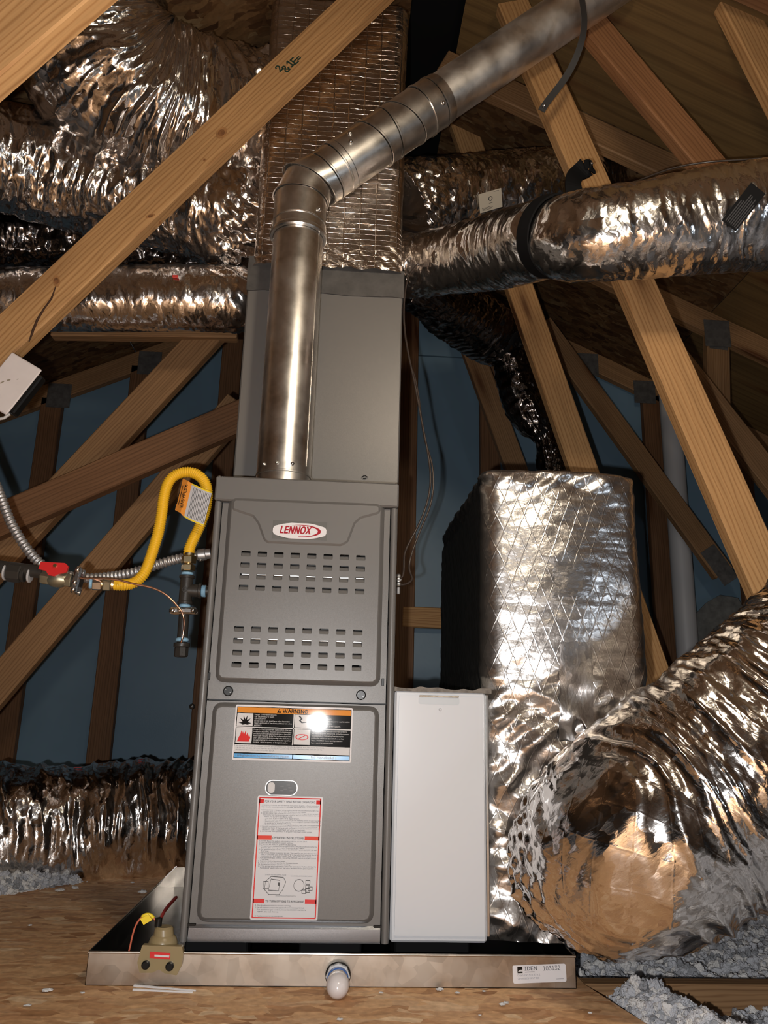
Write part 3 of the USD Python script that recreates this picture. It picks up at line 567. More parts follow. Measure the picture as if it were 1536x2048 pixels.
# foil covered boxes
def rr_section(w, d, r, n):
    """perimeter points (n) of a rounded rectangle w x d centred at 0, and the perimeter parameter"""
    p = sbox(-w/2+r, -d/2+r, w/2-r, d/2-r).buffer(r, quad_segs=8).exterior; L = p.length
    s = np.linspace(0, L, n+1); q = np.array([p.interpolate(min(x, L-1e-9)).coords[0] for x in s]); q[-1] = q[0]
    return q, s
def foil_box(x0, x1, y0, y1, z0, z1, r, n=260, nz=150, disp=None, taper=(1, 1), round_top=.02, seed=5):
    q, s = rr_section(x1-x0, y1-y0, r, n); c = np.array([(x0+x1)/2, (y0+y1)/2]); z = np.linspace(z0, z1, nz)
    S, Z = np.meshgrid(s, z); sc = np.ones(nz)
    tz = np.clip((z-(z1-round_top))/round_top, 0, 1); inset = round_top*(1-np.sqrt(np.maximum(0, 1-tz**2)))
    tp = np.interp(z, [z0, z1], taper)
    nrmv = np.roll(q, -1, 0)-np.roll(q, 1, 0); nrmv[0] = nrmv[-1] = q[1]-q[-2]; nrmv = np.stack([nrmv[:, 1], -nrmv[:, 0]], 1); nrmv /= np.linalg.norm(nrmv, axis=1, keepdims=True)
    if (nrmv*q).sum() < 0: nrmv = -nrmv
    X = c[0]+q[None, :, 0]*tp[:, None]; Y = c[1]+q[None, :, 1]*np.ones((nz, 1))
    h = disp(X, Y, Z) if disp is not None else 0
    h = h-inset[:, None]
    v = np.stack([X+nrmv[None, :, 0]*h, Y+nrmv[None, :, 1]*h, Z], -1)
    # top: shrink to the centre
    m = n+1; V = [v.reshape(-1, 3)]; rows = nz
    for k in (.85, .6, .3, .02):
        top = v[-1].copy(); top[:, 0] = c[0]+(top[:, 0]-c[0])*k; top[:, 1] = c[1]+(top[:, 1]-c[1])*k
        top[:, 2] += .004*(noise3(top[:, 0]*20, top[:, 1]*20, 0, seed)-.5); V.append(top); rows += 1
    V = np.vstack(V); uv = np.stack([S, Z], -1).reshape(-1, 2); uv = np.vstack([uv]+[np.stack([s, np.full(m, z1+.02*i)], -1) for i in range(1, 5)])
    i, j = np.meshgrid(np.arange(rows-1), np.arange(n), indexing='ij'); i, j = i.ravel(), j.ravel()
    f = np.stack([i*m+j, i*m+j+1, (i+1)*m+j+1, (i+1)*m+j], 1); f = np.vstack([f[:, [0, 1, 2]], f[:, [0, 2, 3]]])
    t0 = V[f[len(f)//8]]; nn = np.cross(t0[1]-t0[0], t0[2]-t0[0]); 
    if nn[:2]@(t0[0][:2]-c) < 0: f = f[:, ::-1]
    return (V, f), uv
def crump(X, Y, Z, f0, seed, k=5):
    a = 0; g = np.random.default_rng(seed)
    for w in range(k):
        d = g.normal(size=3); d /= np.linalg.norm(d); fq = f0*1.5**w
        a = a+(tri((X*d[0]+Y*d[1]+Z*d[2])*fq+1.3*noise3(X*7, Y*7, Z*7+w*3, seed+w))-.5)/1.35**w
    return a
def disp_ret(X, Y, Z):
    low = np.clip((.56-Z)/.12, 0, 1); topb = np.clip((Z-.90)/.02, 0, 1)
    front = np.clip((.30-Y)/.1, 0, 1); bulge = .030*np.cos(np.clip((X-.53)/.17, -1, 1)*1.5)*(.4+.6*np.cos(np.clip((Z-.66)/.30, -1, 1)*1.5))*front
    return bulge + .006*(noise3(X*6, Y*6, Z*5, 3)-.5) + (.0010+.014*low+.006*topb)*crump(X, Y, Z, 13, 9) + .012*low*(noise3(X*12, Y*9, Z*10, 4)-.5) + .0015*(1-np.abs(2*noise3(X*9, Y*9, Z*75, 6)-1))
mr, uvr = foil_box(.362, .698, .055, .72, .055, .957, .035, 300, 190, disp_ret, (1.03, .97), .012)
ret = thing('return_box', 'tall foil wrapped return air box with diamond threads, right of the white filter cabinet', 'duct box', loc=(.53, .38, .055))
part(ret, 'foil_wrap', mr, FOIL_BOX, True, uv=uvr)
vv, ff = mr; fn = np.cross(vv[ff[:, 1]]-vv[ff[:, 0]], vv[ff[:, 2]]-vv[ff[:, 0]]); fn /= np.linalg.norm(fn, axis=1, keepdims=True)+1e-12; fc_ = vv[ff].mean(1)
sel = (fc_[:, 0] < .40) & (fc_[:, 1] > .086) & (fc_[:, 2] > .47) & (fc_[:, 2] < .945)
part(ret, 'side_film', trimesh.Trimesh(vv-[.002, 0, 0], ff[sel], process=False), FOIL_DARK2, True, label='added black sheet for the dark reflection in the foil side facing the furnace')  # added sheet: paints the foil black where it mirrors the dark furnace side
for (u0, v0, u1, v1), lb in (((1106, 1124, 1182, 1192), 'square patch of dull foil tape'), ((1118, 1284, 1186, 1480), 'upright strip of foil tape')):
    pts = []
    for a in np.linspace(0, 1, 9):
        for b in np.linspace(0, 1, 13):
            p, nn = surf_at(mr, u0+(u1-u0)*a, v0+(v1-v0)*b, 4); pts.append(p+np.array([0, -.0035, 0]))
    pts = np.array(pts); i, j = np.meshgrid(np.arange(8), np.arange(12), indexing='ij'); i, j = i.ravel(), j.ravel()
    f = np.stack([i*13+j, i*13+j+1, (i+1)*13+j+1, (i+1)*13+j], 1); f = np.vstack([f[:, [0, 1, 2]], f[:, [0, 2, 3]]])
    nn = np.cross(pts[f[0, 1]]-pts[f[0, 0]], pts[f[0, 2]]-pts[f[0, 0]]); f = f if nn[1] < 0 else f[:, ::-1]
    v2 = np.vstack([pts, pts+[0, .003, 0]]); uvp = np.tile(np.stack(np.meshgrid(np.linspace(0, .07, 9), np.linspace(0, .1, 13), indexing='ij'), -1).reshape(-1, 2), (2, 1))
    part(ret, 'foil_tape', (v2, np.vstack([f, f[:, ::-1]+len(pts)])), FOIL_TAPE, True, uv=uvp, label=lb)
def disp_pl(X, Y, Z):
    return .005*(noise3(X*7, Y*7, Z*5, 13)-.5) + .0012*crump(X, Y, Z, 16, 19) + .0016*(1-np.abs(2*noise3(X*2, Y*2, Z*62, 16)-1)) + .006*np.clip((1.56-Z)/.06, 0, 1)*crump(X, Y, Z, 18, 29)
mp, uvp = foil_box(-.165, .19, .155, .66, 1.475, 2.262, .03, 280, 200, disp_pl, (1, 1), .01)
plen = thing('supply_plenum', 'tall foil wrapped supply plenum above the grey coil cabinet', 'duct box', loc=(.01, .4, 1.475)); part(plen, 'foil_wrap', mp, FOIL_PLEN, True, uv=uvp)

# ------------------------------------------------------------ furnace
HW = 0.181; ZB, ZT = 0.060, 0.898
def fz(u, v, y=0.0): q = atY(u, v, y); return q[0], q[2]
fur = thing('furnace', 'tall grey gas furnace cabinet with two doors, standing in the metal pan', 'furnace', loc=(0, .36, ZB))
part(fur, 'cabinet', cat(rbox((-HW, .016, ZB+.001), (-HW+.004, .72, ZT-.002), .001), rbox((HW-.004, .016, ZB+.001), (HW, .72, ZT-.002), .001), rbox((-HW, .716, ZB+.001), (HW, .72, ZT-.002), .001), rbox((-HW, .016, ZT-.006), (HW, .72, ZT-.002), .001), rbox((-HW, .03, ZB+.001), (HW, .72, ZB+.004), .001)), PAINT, False)
part(fur, 'inner_panel', rbox((-HW+.006, .055, ZB+.01), (HW-.006, .06, ZT-.01), .001), INSIDE, False)
zc = fz(437, 1001)[1]
part(fur, 'top_cap', rbox((-HW-.001, -.004, zc), (HW+.001, .12, ZT), .003), PAINT, False)
for s in (-1, 1):                                              # rounded front edges of the cabinet
    post = sbox(-.0065, 0, .0065, .030).intersection(sbox(-.0065, .0055, .0065, .030).union(Point(0, .0065).buffer(.0065)))
    m = extr(post, zc-ZB-.002); v, f = m
    part(fur, 'front_edge', (v+[s*(HW-.0065), 0, ZB+.001], f), PAINT, 40)
# doors
fl = HW-.015
zs = fz(600, 1404)[1]                                          # joint between the doors
zb = fz(560, 1858)[1]
def door(name, z0, z1, outline, depth, plate_extra=None, holes=(), label=None):
    d = part(fur, name, cat(face_plate(sbox(-fl, z0, fl, z1).difference(outline.buffer(-.002)), .006, .008)), PAINT, False, label=label)
    A = outline; B = outline.buffer(-.006, quad_segs=6)
    n = 220
    def samp(p):
        r = p.exterior; q = np.array([r.interpolate(t, normalized=True).coords[0] for t in np.linspace(0, 1, n, endpoint=False)]); 
        return q
    # bevelled raised panel: wall between the outlines matched by angle, then the face with its slots
    c = np.array(outline.centroid.coords[0]); th = np.linspace(0, 2*np.pi, n, endpoint=False)
    def by_angle(p):
        out = []
        for a in th:
            ln = LineString([c, c+np.array([math.cos(a), math.sin(a)])*2]); x = ln.intersection(p.exterior)
            x = x if x.geom_type == 'Point' else list(x.geoms)[-1]; out.append(x.coords[0])
        return np.array(out)
    a, b = by_angle(A), by_angle(B); k = (np.arange(n)+1) % n; j = np.arange(n)
    v = np.vstack([np.c_[a[:, 0], np.full(n, .0061), a[:, 1]], np.c_[b[:, 0], np.full(n, .006-depth*.85), b[:, 1]]])
    B2 = outline.buffer(-.009); b2 = by_angle(B2)
    v = np.vstack([v, np.c_[b2[:, 0], np.full(n, .006-depth), b2[:, 1]]])
    f = np.vstack([np.stack([j, k, n+k], 1), np.stack([j, n+k, n+j], 1), np.stack([n+j, n+k, 2*n+k], 1), np.stack([n+j, 2*n+k, 2*n+j], 1)])
    nn = np.cross(v[f[5, 1]]-v[f[5, 0]], v[f[5, 2]]-v[f[5, 0]]); f = f if nn[1] < 0 else f[:, ::-1]
    face = Polygon(b2)
    for h in holes: face = face.difference(h)
    part(d, 'raised_rim', (v, f), PAINT, 60)
    part(d, 'raised_face', face_plate(face, .006-depth, .0012), PAINT, False)
    return d, .006-depth
lo_pts = [fz(*q) for q in ((421, 1404), (754, 1412), (743, 1851), (385, 1844))]
up_pts = [fz(*q) for q in ((459, 990), (772, 1002), (759, 1373), (427, 1365))]
ux = (abs(up_pts[0][0])+up_pts[1][0]+up_pts[2][0]+abs(up_pts[3][0]))/4; lx = (abs(lo_pts[0][0])+lo_pts[1][0]+lo_pts[2][0]+abs(lo_pts[3][0]))/4
uz0, uz1 = (up_pts[2][1]+up_pts[3][1])/2, (up_pts[0][1]+up_pts[1][1])/2
lz0, lz1 = (lo_pts[2][1]+lo_pts[3][1])/2, (lo_pts[0][1]+lo_pts[1][1])/2
DEP = .011
YF = .006-DEP
slots = []
for (a, b, c_, d_) in (((492.3, 1107.2), (721.8, 1116), (486.6, 1174.5), (719, 1183.7)), ((479, 1257), (715.7, 1265.6), (472, 1329.2), (713, 1336.7))):
    A, B, Cc, D = [np.array(fz(*q, YF)) for q in (a, b, c_, d_)]
    hx = (B[0]-A[0]+D[0]-Cc[0])/4; cx0 = (A[0]+B[0]+Cc[0]+D[0])/4; zt_, zb_ = (A[1]+B[1])/2, (Cc[1]+D[1])/2
    for r in range(4):
        for k in range(8): slots.append((cx0-hx+2*hx*k/7, zt_+(zb_-zt_)*r/3))
sw, sh = .0178, .0105
holes = [rrect(x-sw/2, z-sh/2, x+sw/2, z+sh/2, .0015, 2) for x, z in slots]
ud, yf = door('upper_door', zs+.0015, zc-.002, rrect(-ux, uz0, ux, uz1, .017), DEP, holes=holes)
rim = []
for x, z in slots:                                             # pressed lip inside each slot, sloping in behind the opening
    m = rbox((-sw/2, 0, 0), (sw/2, .0012, .0095), .0003); a = .5
    R = np.array([[1, 0, 0], [0, math.cos(a), math.sin(a)], [0, -math.sin(a), math.cos(a)]])
    part(ud, 'louvre', move(m, R, (x, yf+.0012, z-sh/2)), PAINT, False)
for k in range(9):                                              # things glimpsed through the slots
    z = .50+.042*k; part(fur, 'burner_bar', cyl((-.13+.004*(k % 3), .040, z), (1, 0, 0), .005, .24), STEEL, 40)
tr = [fz(*q, YF) for q in ((456, 1020), (480, 1026), (505, 1034), (515, 1048), (527, 1081), (535, 1087), (683, 1093), (697, 1085), (711, 1048), (722, 1038), (752, 1030), (768, 1027))]
tr = [(max(-ux+.010, min(ux-.010, x)), z) for x, z in tr]
topreg = Polygon([(-ux, tr[0][1]+.002)]+tr+[(ux, tr[-1][1]+.002), (ux, uz1+.01), (-ux, uz1+.01)]).buffer(.004).buffer(-.004).intersection(rrect(-ux, uz0, ux, uz1, .017).buffer(-.0085))
A_ = topreg.buffer(-.0001); n = 260
def samp(p, n=260): return np.array([p.exterior.interpolate(t, normalized=True).coords[0] for t in np.linspace(0, 1, n, endpoint=False)])
B_ = samp(topreg.buffer(-.0045)); a_ = samp(topreg)
from scipy.spatial import cKDTree
outer = np.array([topreg.exterior.interpolate(topreg.exterior.project(Point(q))).coords[0] for q in B_])
v = np.vstack([np.c_[outer[:, 0], np.full(n, yf+.0003), outer[:, 1]], np.c_[B_[:, 0], np.full(n, yf-.0030), B_[:, 1]]]); j = np.arange(n); k = (j+1) % n
f = np.vstack([np.stack([j, k, n+k], 1), np.stack([j, n+k, n+j], 1)]); nn = np.cross(v[f[5, 1]]-v[f[5, 0]], v[f[5, 2]]-v[f[5, 0]]); f = f if nn[1] < 0 else f[:, ::-1]
part(ud, 'brow_panel', cat((v, f), face_plate(Polygon(B_), yf-.0030, .001)), PAINT, 25)
ld, yl = door('lower_door', zb, zs-.0015, rrect(-lx, lz0, lx, lz1, .017), DEP)
for u, v in ((456, 1382), (722, 1390)):
    x, z = fz(u, v); kn = part(fur, 'knob_screw', lathe([(0, -.002), (.0072, -.002), (.0092, 0), (.0092, .004), (.0075, .0055), (0, .0055)], (x, .0055, z), (0, -1, 0), 24), BLACK, 30, label='black quarter-turn screw')
    [part(kn, 'slot_glint', rbox((x+sg*.0045-.0014, -.0014, z-sg*.0022-.0007), (x+sg*.0045+.0014, .0002, z-sg*.0022+.0007), .0003), STEEL, False) for sg in (-1, 1)]
for u, v in ((417, 1352), (766, 1364)):
    x, z = fz(u, v); part(fur, 'latch_slot', rbox((x-.0025, .0048, z-.007), (x+.0025, .0062, z+.007), .0006), BLACK, False)
part(fur, 'bottom_rail', move(extr(Polygon([(0, 0), (.012, 0), (.012, .027), (.004, .027), (0, .022), (-.001, .006)]), 2*fl), np.array([[0, 0, 1], [1, 0, 0], [0, 1, 0.0]]), (-fl, .002, ZB+.001)), RAIL, 30)
for s in (-1, 1): part(fur, 'bottom_clip', rbox((s*fl-.012, .004, ZB+.022), (s*fl+.012, .016, ZB+.030), .001), BLACK, False)
for s in (-1, 1): part(fur, 'cap_screw', ball((s*(HW-.004), .006, ZT+.001), .003, 1), STEEL, True)
part(fur, 'side_rivet', ball(np.r_[fz(384, 1413)[0]-.002, .012, fz(384, 1413)[1]], .0055, 1), BLACK, True)

# logo badge
def fit_text(txt, h, w, bold=False, depth=.0003):
    """lettering scaled to cap height h and width w, lower left at the origin"""
    v, f = arr(meshkit.text_mesh(txt, 0.05, .002, bold)); lo, hi = v.min(0), v.max(0)
    v = (v-lo)/(hi-lo)*np.array([w, h, depth]); return v, f
bc = np.array([fz(*q, yf-.003) for q in ((537, 1044), (663, 1049), (660, 1080), (537, 1076))]); bx, bz = bc.mean(0); bw = .104; bh = .0315
tiltm = math.atan2((bc[1]-bc[0])[1], (bc[1]-bc[0])[0])*.3
def badge(poly, y, d): return face_plate(affinity.translate(affinity.rotate(poly, math.degrees(tiltm), origin=(0, 0)), bx, bz), y, d)
bl = part(fur, 'logo_badge', badge(affinity.scale(Point(0, 0).buffer(1, quad_segs=24), bw/2*1.02, bh/2*1.05).intersection(sbox(-bw/2, -bh/2, bw/2, bh/2)).union(rrect(-bw/2, -bh/2*.62, bw/2, bh/2*.62, .008)).convex_hull.buffer(-.003).buffer(.003), yf-.0045, .0018), PAPER, False, label='white oval logo badge with red lettering')
part(fur, 'badge_backing', badge(sbox(-bw/2-.001, -bh/2-.001, bw/2+.001, bh/2+.004), yf-.0032, .001), plain('badge_grey', (.10, .098, .09), .5), False)
tx = fit_text('LENNOX', .0152, .0590, True); v, f = cat(tx, move(tx, None, (.0007, 0, .00002)), move(tx, None, (.00035, .0003, .00004))); v = v.copy(); v[:, 0] += .22*v[:, 1]; v += [-.039, -.0062, 0]
ca, sa = math.cos(tiltm), math.sin(tiltm); v[:, :2] = v[:, :2]@np.array([[ca, sa], [-sa, ca]])
part(bl, 'lettering', move((v, f), RXZ, (bx, yf-.0046, bz)), P_DKRED, False)
sw1 = affinity.translate(affinity.scale(Point(0, 0).buffer(1, quad_segs=48), .0385, .0122), .0030, 0).difference(affinity.translate(affinity.scale(Point(0, 0).buffer(1, quad_segs=48), .0385, .0113), -.0032, 0)).intersection(sbox(-.020, -.02, .06, .02)).difference(Polygon([(-.03, -.02), (-.002, -.02), (-.002, 0), (-.03, 0)]))
part(bl, 'swoosh', badge(sw1, yf-.0049, .0003), P_DKRED, False)

# printed labels: made flat in (x, z) with the origin at the lower left corner, then laid on the door
GLY = {}
def small_text(t):
    """a line of small print, set from cached letters: capitals .05 tall, lower left at the origin"""
    x, out = 0.0, []
    for ch in t:
        if ch == ' ': x += .017; continue
        if ch not in GLY: q = arr(meshkit.text_mesh(ch, .05, .002)); GLY[ch] = (q[0]-[q[0][:, 0].min(), 0, 0], q[1])
        v, f = GLY[ch]; out.append((v+[x, 0, 0], f)); x += v[:, 0].max()+.008
    return cat(*out)
class Label:
    def __init__(s, parent, name, corners, y, mat, label, r=.003):
        P = np.array([fz(*q, y) for q in corners]); s.o = P[3]; s.w = (np.linalg.norm(P[1]-P[0])+np.linalg.norm(P[2]-P[3]))/2; s.h = (np.linalg.norm(P[0]-P[3])+np.linalg.norm(P[1]-P[2]))/2
        ex = (P[1]-P[0]+P[2]-P[3]); s.a = math.atan2(ex[1], ex[0]); s.o = P.mean(0)-s.rot(np.array([s.w/2, s.h/2])); s.y = y; s.q = {}
        s.node = part(parent, name, s.place(face_plate(rrect(0, 0, s.w, s.h, r, 4), -.0006, .0006)), mat, False, label=label)
    def rot(s, p): return np.array([math.cos(s.a)*p[0]-math.sin(s.a)*p[1], math.sin(s.a)*p[0]+math.cos(s.a)*p[1]])
    def place(s, m):
        v, f = arr(m); v = v.copy(); x, z = v[:, 0].copy(), v[:, 2].copy(); ca, sa = math.cos(s.a), math.sin(s.a)
        v[:, 0] = s.o[0]+ca*x-sa*z; v[:, 2] = s.o[1]+sa*x+ca*z; v[:, 1] += s.y; return v, f
    def add(s, key, poly, lift=1): s.q.setdefault(key, []).append(face_plate(poly, -.0006-.00012*lift, .0001))
    def rect(s, key, x0, z0, x1, z1, lift=1): s.add(key, sbox(x0*s.w, z0*s.h, x1*s.w, z1*s.h), lift)
    def text(s, key, t, x, z, hh, ww=None, lift=3, bold=False):
        """text with its lower left at (x, z) as shares of the label; cap height hh and width ww as shares too"""
        v, f = arr(meshkit.text_mesh(t, .05, .002, bold)) if bold else small_text(t.strip()); x += (len(t)-len(t.lstrip()))*.008; lo, hi = v.min(0), v.max(0); sc = hh*s.h/.05
        sxx = (ww*s.w/(hi[0]-lo[0])) if ww else sc*.9
        v = (v-[lo[0], 0, lo[2]])*[sxx, sc, .05]; s.q.setdefault(key, []).append(move((v, f), RXZ, (x*s.w, -.0006-.00012*lift, z*s.h)))
    def done(s, mats):
        for key, ms in s.q.items(): part(s.node, key, s.place(cat(*ms)), mats[key], False)
W = Label(fur, 'warning_label', ((473, 1409), (706, 1416), (702, 1526), (463, 1519)), yl-.0002, PAPER, 'orange, black and blue warning label')
W.rect('black_print', .012, .035, .988, .965, .5); W.rect('orange_print', .016, .855, .984, .955, 1)
W.text('black_print', 'WARNING', .40, .872, .066, .215, 3, True)
tri_ = Polygon([(.352, .868), (.388, .868), (.370, .945)]); W.add('black_print', affinity.scale(tri_, W.w, W.h, origin=(0, 0)), 2); W.rect('orange_print', .368, .895, .372, .925, 3); W.rect('orange_print', .368, .878, .372, .886, 3)
for x0 in (.018, .508):
    W.rect('white_print', x0, .615, x0+.135, .845, 1); W.rect('white_print', x0, .30, x0+.135, .575, 1)
W.rect('white_print', .012, .583, .988, .602, 1.2); W.rect('white_print', .494, .29, .503, .850, 1.2); W.rect('white_print', .014, .135, .986, .275, 1)
W.rect('blue_print', .016, .045, .502, .115, 1); W.rect('blue_print', .510, .045, .984, .115, 1)
burst = [(.088+.055*math.cos(a)*(1 if i % 2 == 0 else .42), .665+.15*max(0, math.sin(a))*(1 if i % 2 == 0 else .45)) for i, a in enumerate(np.linspace(0, math.pi, 11))]
W.add('black_print', affinity.scale(Polygon(burst+[(.06, .63), (.075, .68), (.09, .64), (.10, .68), (.12, .63)][::-1]).buffer(0), W.w, W.h, origin=(0, 0)), 3)
fl_ = [(.03, .33), (.13, .33), (.14, .40), (.128, .47), (.122, .42), (.115, .50), (.105, .44), (.10, .54), (.085, .46), (.075, .52), (.07, .47), (.06, .53), (.055, .45), (.045, .42)]
W.add('red_print', affinity.scale(Polygon(fl_), W.w, W.h, origin=(0, 0)), 3)
W.add('red_ring', affinity.scale(Point(.575, .44).buffer(.055).difference(Point(.575, .44).buffer(.045)).union(LineString([(.54, .40), (.61, .48)]).buffer(.005)), W.w, W.h, origin=(0, 0)).intersection(sbox(.51*W.w, .3*W.h, .64*W.w, .57*W.h)), 3)
W.add('black_print', affinity.scale(LineString([(.545, .82), (.565, .77), (.55, .74), (.57, .70), (.60, .71)]).buffer(.007), W.w, W.h, origin=(0, 0)), 3)
def lines(lbl, key, rows, x, z, dz, hh, xmax, bold=False):
    for k, t in enumerate(rows):
        if t: lbl.text(key, t, x, z-k*dz, hh, min(xmax, len(t)*hh*lbl.h*(.62 if lbl.w > lbl.h else .80)/lbl.w), 3, bold)
lines(W, 'white_print', ['Danger Of Fire and Explosion.', 'Can cause injury or death.', 'FOR YOUR SAFETY', 'Do not store or use gasoline or other flammable', 'vapors and liquids in the vicinity of this or any other', 'appliance.'], .165, .815, .038, .023, .32)
lines(W, 'white_print', ['Danger Of Fire, Explosion and Asphyxiation. Improper', 'installation, adjustment, alteration, service or maintenance', 'can cause property damage, personal injury or loss of life.', 'Refer to and follow the instructions and precautions in the', 'User\'s Information Manual provided with this furnace.', 'Installation and service must be performed by a qualified', 'installer, service agency or the gas supplier.'], .165, .545, .038, .023, .32)
lines(W, 'white_print', ['Electric Shock Hazard.', 'Can cause injury or death.', 'Disconnect all remote electric power supplies before', 'servicing this unit panels.', 'Unit may have multiple power supplies.'], .655, .815, .044, .023, .32)
lines(W, 'white_print', ['Install, update and maintain unit in accordance', 'with manufacturer\'s instructions, to avoid exposure', 'to substances or combusting from incomplete', 'combustion which can cause death or serious', 'illness. WARNING: Cancer and Reproductive', 'Harm - www.P65Warnings.ca.gov'], .655, .545, .043, .023, .32)
lines(W, 'grey_print', ['THIS UNIT MUST BE INSTALLED IN ACCORDANCE WITH MFR\'S INSTRUCTIONS AND LOCAL CODES. IN THE ABSENCE OF LOCAL CODES, FOLLOW THE NATIONAL', 'FUEL GAS CODE, ANSI Z223.1 AND THE NATIONAL ELECTRIC CODE AND INSTALLATION CODE, CSA-B149.1, CANADIAN ELECTRIC CODE PART 1 AND THE', 'CANADIAN ELECTRICAL CODE CSA C22.1 PART 1, LATEST EDITION.'], .025, .242, .036, .02, .9)
lines(W, 'dark_blue_print', ['Lighting instructions may be located behind this panel.'], .03, .066, .05, .032, .45, True); W.text('dark_blue_print', 'No Handhold', .66, .060, .042, .19, 3, True); W.rect('dark_blue_print', .868, .058, .873, .10, 3)
W.done(dict(black_print=P_BLACK, orange_print=P_ORANGE, white_print=P_WHITE, blue_print=P_BLUE, red_print=P_RED, red_ring=P_RED, grey_print=P_GREY, dark_blue_print=plain('dark_blue_ink', (.004, .018, .05), .3)))
S = Label(fur, 'safety_label', ((514, 1591), (644, 1594), (637, 1841), (501, 1839)), yl-.0002, PAPER_PINK, 'white safety label with red bars and border')
S.add('red_print', affinity.scale(rrect(.025, .012, .975, .988, .01).difference(rrect(.042, .021, .958, .979, .01)), S.w, S.h, origin=(0, 0)), 1)
for z, x0, x1 in ((.955, .10, .90), (.655, .25, .75), (.147, .20, .80)):
    S.rect('red_print', .03, z-.017, x0, z+.017, 1); S.rect('red_print', x1, z-.017, .97, z+.017, 1)
S.text('grey_print', 'FOR YOUR SAFETY READ BEFORE OPERATING', .115, .946, .016, .77, 3, True); S.text('grey_print', 'OPERATING INSTRUCTIONS', .265, .647, .016, .47, 3, True); S.text('grey_print', 'TO TURN OFF GAS TO APPLIANCE', .215, .139, .016, .57, 3, True)
body = ['WARNING: If you do not follow these instructions exactly, a fire or explosion', 'may result, causing property damage, personal injury or loss of life.', '', 'A. This appliance is equipped with an ignition device which automatically lights the', '    burner. Do not try to light the burner by hand.', 'B. BEFORE OPERATING smell all around the appliance area for gas. Be sure to smell', '    next to the floor because some gas is heavier than air and will settle on the floor.', '      WHAT TO DO IF YOU SMELL GAS', '      - Do not try to light any appliance.', '      - Do not touch any electric switch; do not use any phone in your building.', '      - Immediately call your gas supplier from a neighbor\'s phone. Follow the gas', '        supplier\'s instructions.', '      - If you cannot reach your gas supplier, call the fire department.', 'C. Use only your hand to push in or turn the gas control switch or move the lever.', '    Never use tools. If the lever will not push in or turn by hand, do not try to', '    repair it; call a qualified service technician.', 'D. Do not use this appliance if any part has been under water.']
lines(S, 'grey_print', body, .07, .918, .0135, .0092, .87)
body = ['1. STOP! Read the safety information above on this label.', '2. Set the thermostat to lowest setting.', '3. Turn off all electric power to appliance.', '4. This appliance is equipped with an ignition device which automatically lights the', '    burner. Do not try to light the burner by hand.', '5. For appliance gas control, move the ON/OFF switch to "OFF". Do not', '    force.', '6. Wait five (5) minutes to clear out any gas. Then smell for gas, including near the', '    floor. If you smell gas, STOP! Follow "B" in the safety information above on', '    this label. If you don\'t smell gas, go to the next step.', '7. For appliance gas control, move the ON/OFF switch to "ON". Do not', '    force.', '8. Replace control access panel.', '9. Turn on all electric power to the appliance.', '10. Set thermostat to desired setting.', '11. If the appliance will not operate, follow the instructions "To Turn Off Gas To', '    Appliance" and call your service technician or gas supplier.']
lines(S, 'grey_print', body, .07, .622, .0135, .0092, .87)
lines(S, 'grey_print', ['1. Set the thermostat to lowest setting.', '2. Turn off all electric power to the appliance if service is to be performed.', '    For appliance gas control, move the ON/OFF switch to', '    "OFF". Do not force.', '', '3. Replace control access panel.'], .07, .108, .0165, .0095, .72)
def outline_(p, t=.0045): return p.buffer(t).difference(p.buffer(-t*.2))
for poly in (Polygon([(.19, .24), (.26, .20), (.41, .20), (.46, .24), (.50, .30), (.46, .335), (.28, .34), (.20, .30)]), Polygon([(.25, .235), (.40, .23), (.41, .31), (.28, .32)]), sbox(.17, .245, .24, .30)):
    S.add('grey_print', affinity.scale(outline_(poly), S.w, S.h, origin=(0, 0)), 2)
S.add('grey_print', affinity.scale(outline_(affinity.scale(Point(.70, .275).buffer(1), .075, .045)), S.w, S.h, origin=(0, 0)), 2)
for x, z in ((.83, .30), (.83, .265), (.83, .235), (.78, .225), (.87, .25)): S.add('grey_print', affinity.scale(outline_(sbox(x-.03, z-.012, x+.03, z+.012)), S.w, S.h, origin=(0, 0)), 2)
S.rect('grey_print', .385, .27, .415, .295, 3); S.text('grey_print', 'INTEGRATED GAS CONTROL VALVE', .19, .352, .007, .31); S.text('grey_print', 'GAS CONTROL SHOWN IN ON POSITION', .58, .345, .007, .31); S.text('grey_print', 'GAS CONTROL VALVE ON/OFF SWITCH', .36, .186, .007, .30)
S.done(dict(red_print=P_RED, grey_print=P_GREY))
# sight window above the safety label
x, z = fz(563, 1575, yl); win = part(fur, 'sight_window', face_plate(rrect(x-.029, z-.014, x+.029, z+.0125, .013), yl-.0006, .0006), BLACK, False, label='oval sight window with a metal ring')
part(win, 'window_ring', face_plate(rrect(x-.0293, z-.0138, x+.0293, z+.0128, .0128).difference(rrect(x-.0276, z-.0123, x+.0276, z+.0113, .0113)), yl-.0014, .0012), CONDUIT, False)
part(win, 'inner_knob', cat(face_plate(rrect(x-.0245, z-.0095, x-.012, z+.0085, .0055), yl-.0009, .0003)), P_WHITE, False); part(win, 'board_parts', cat(*[face_plate(sbox(x+a, z+b, x+a+.006, z+b+.0022), yl-.0009, .0003) for a, b in ((-.002, -.006), (-.002, .001), (.009, .004), (.012, -.001), (.015, -.006), (.004, -.004))]), P_GREY, False)

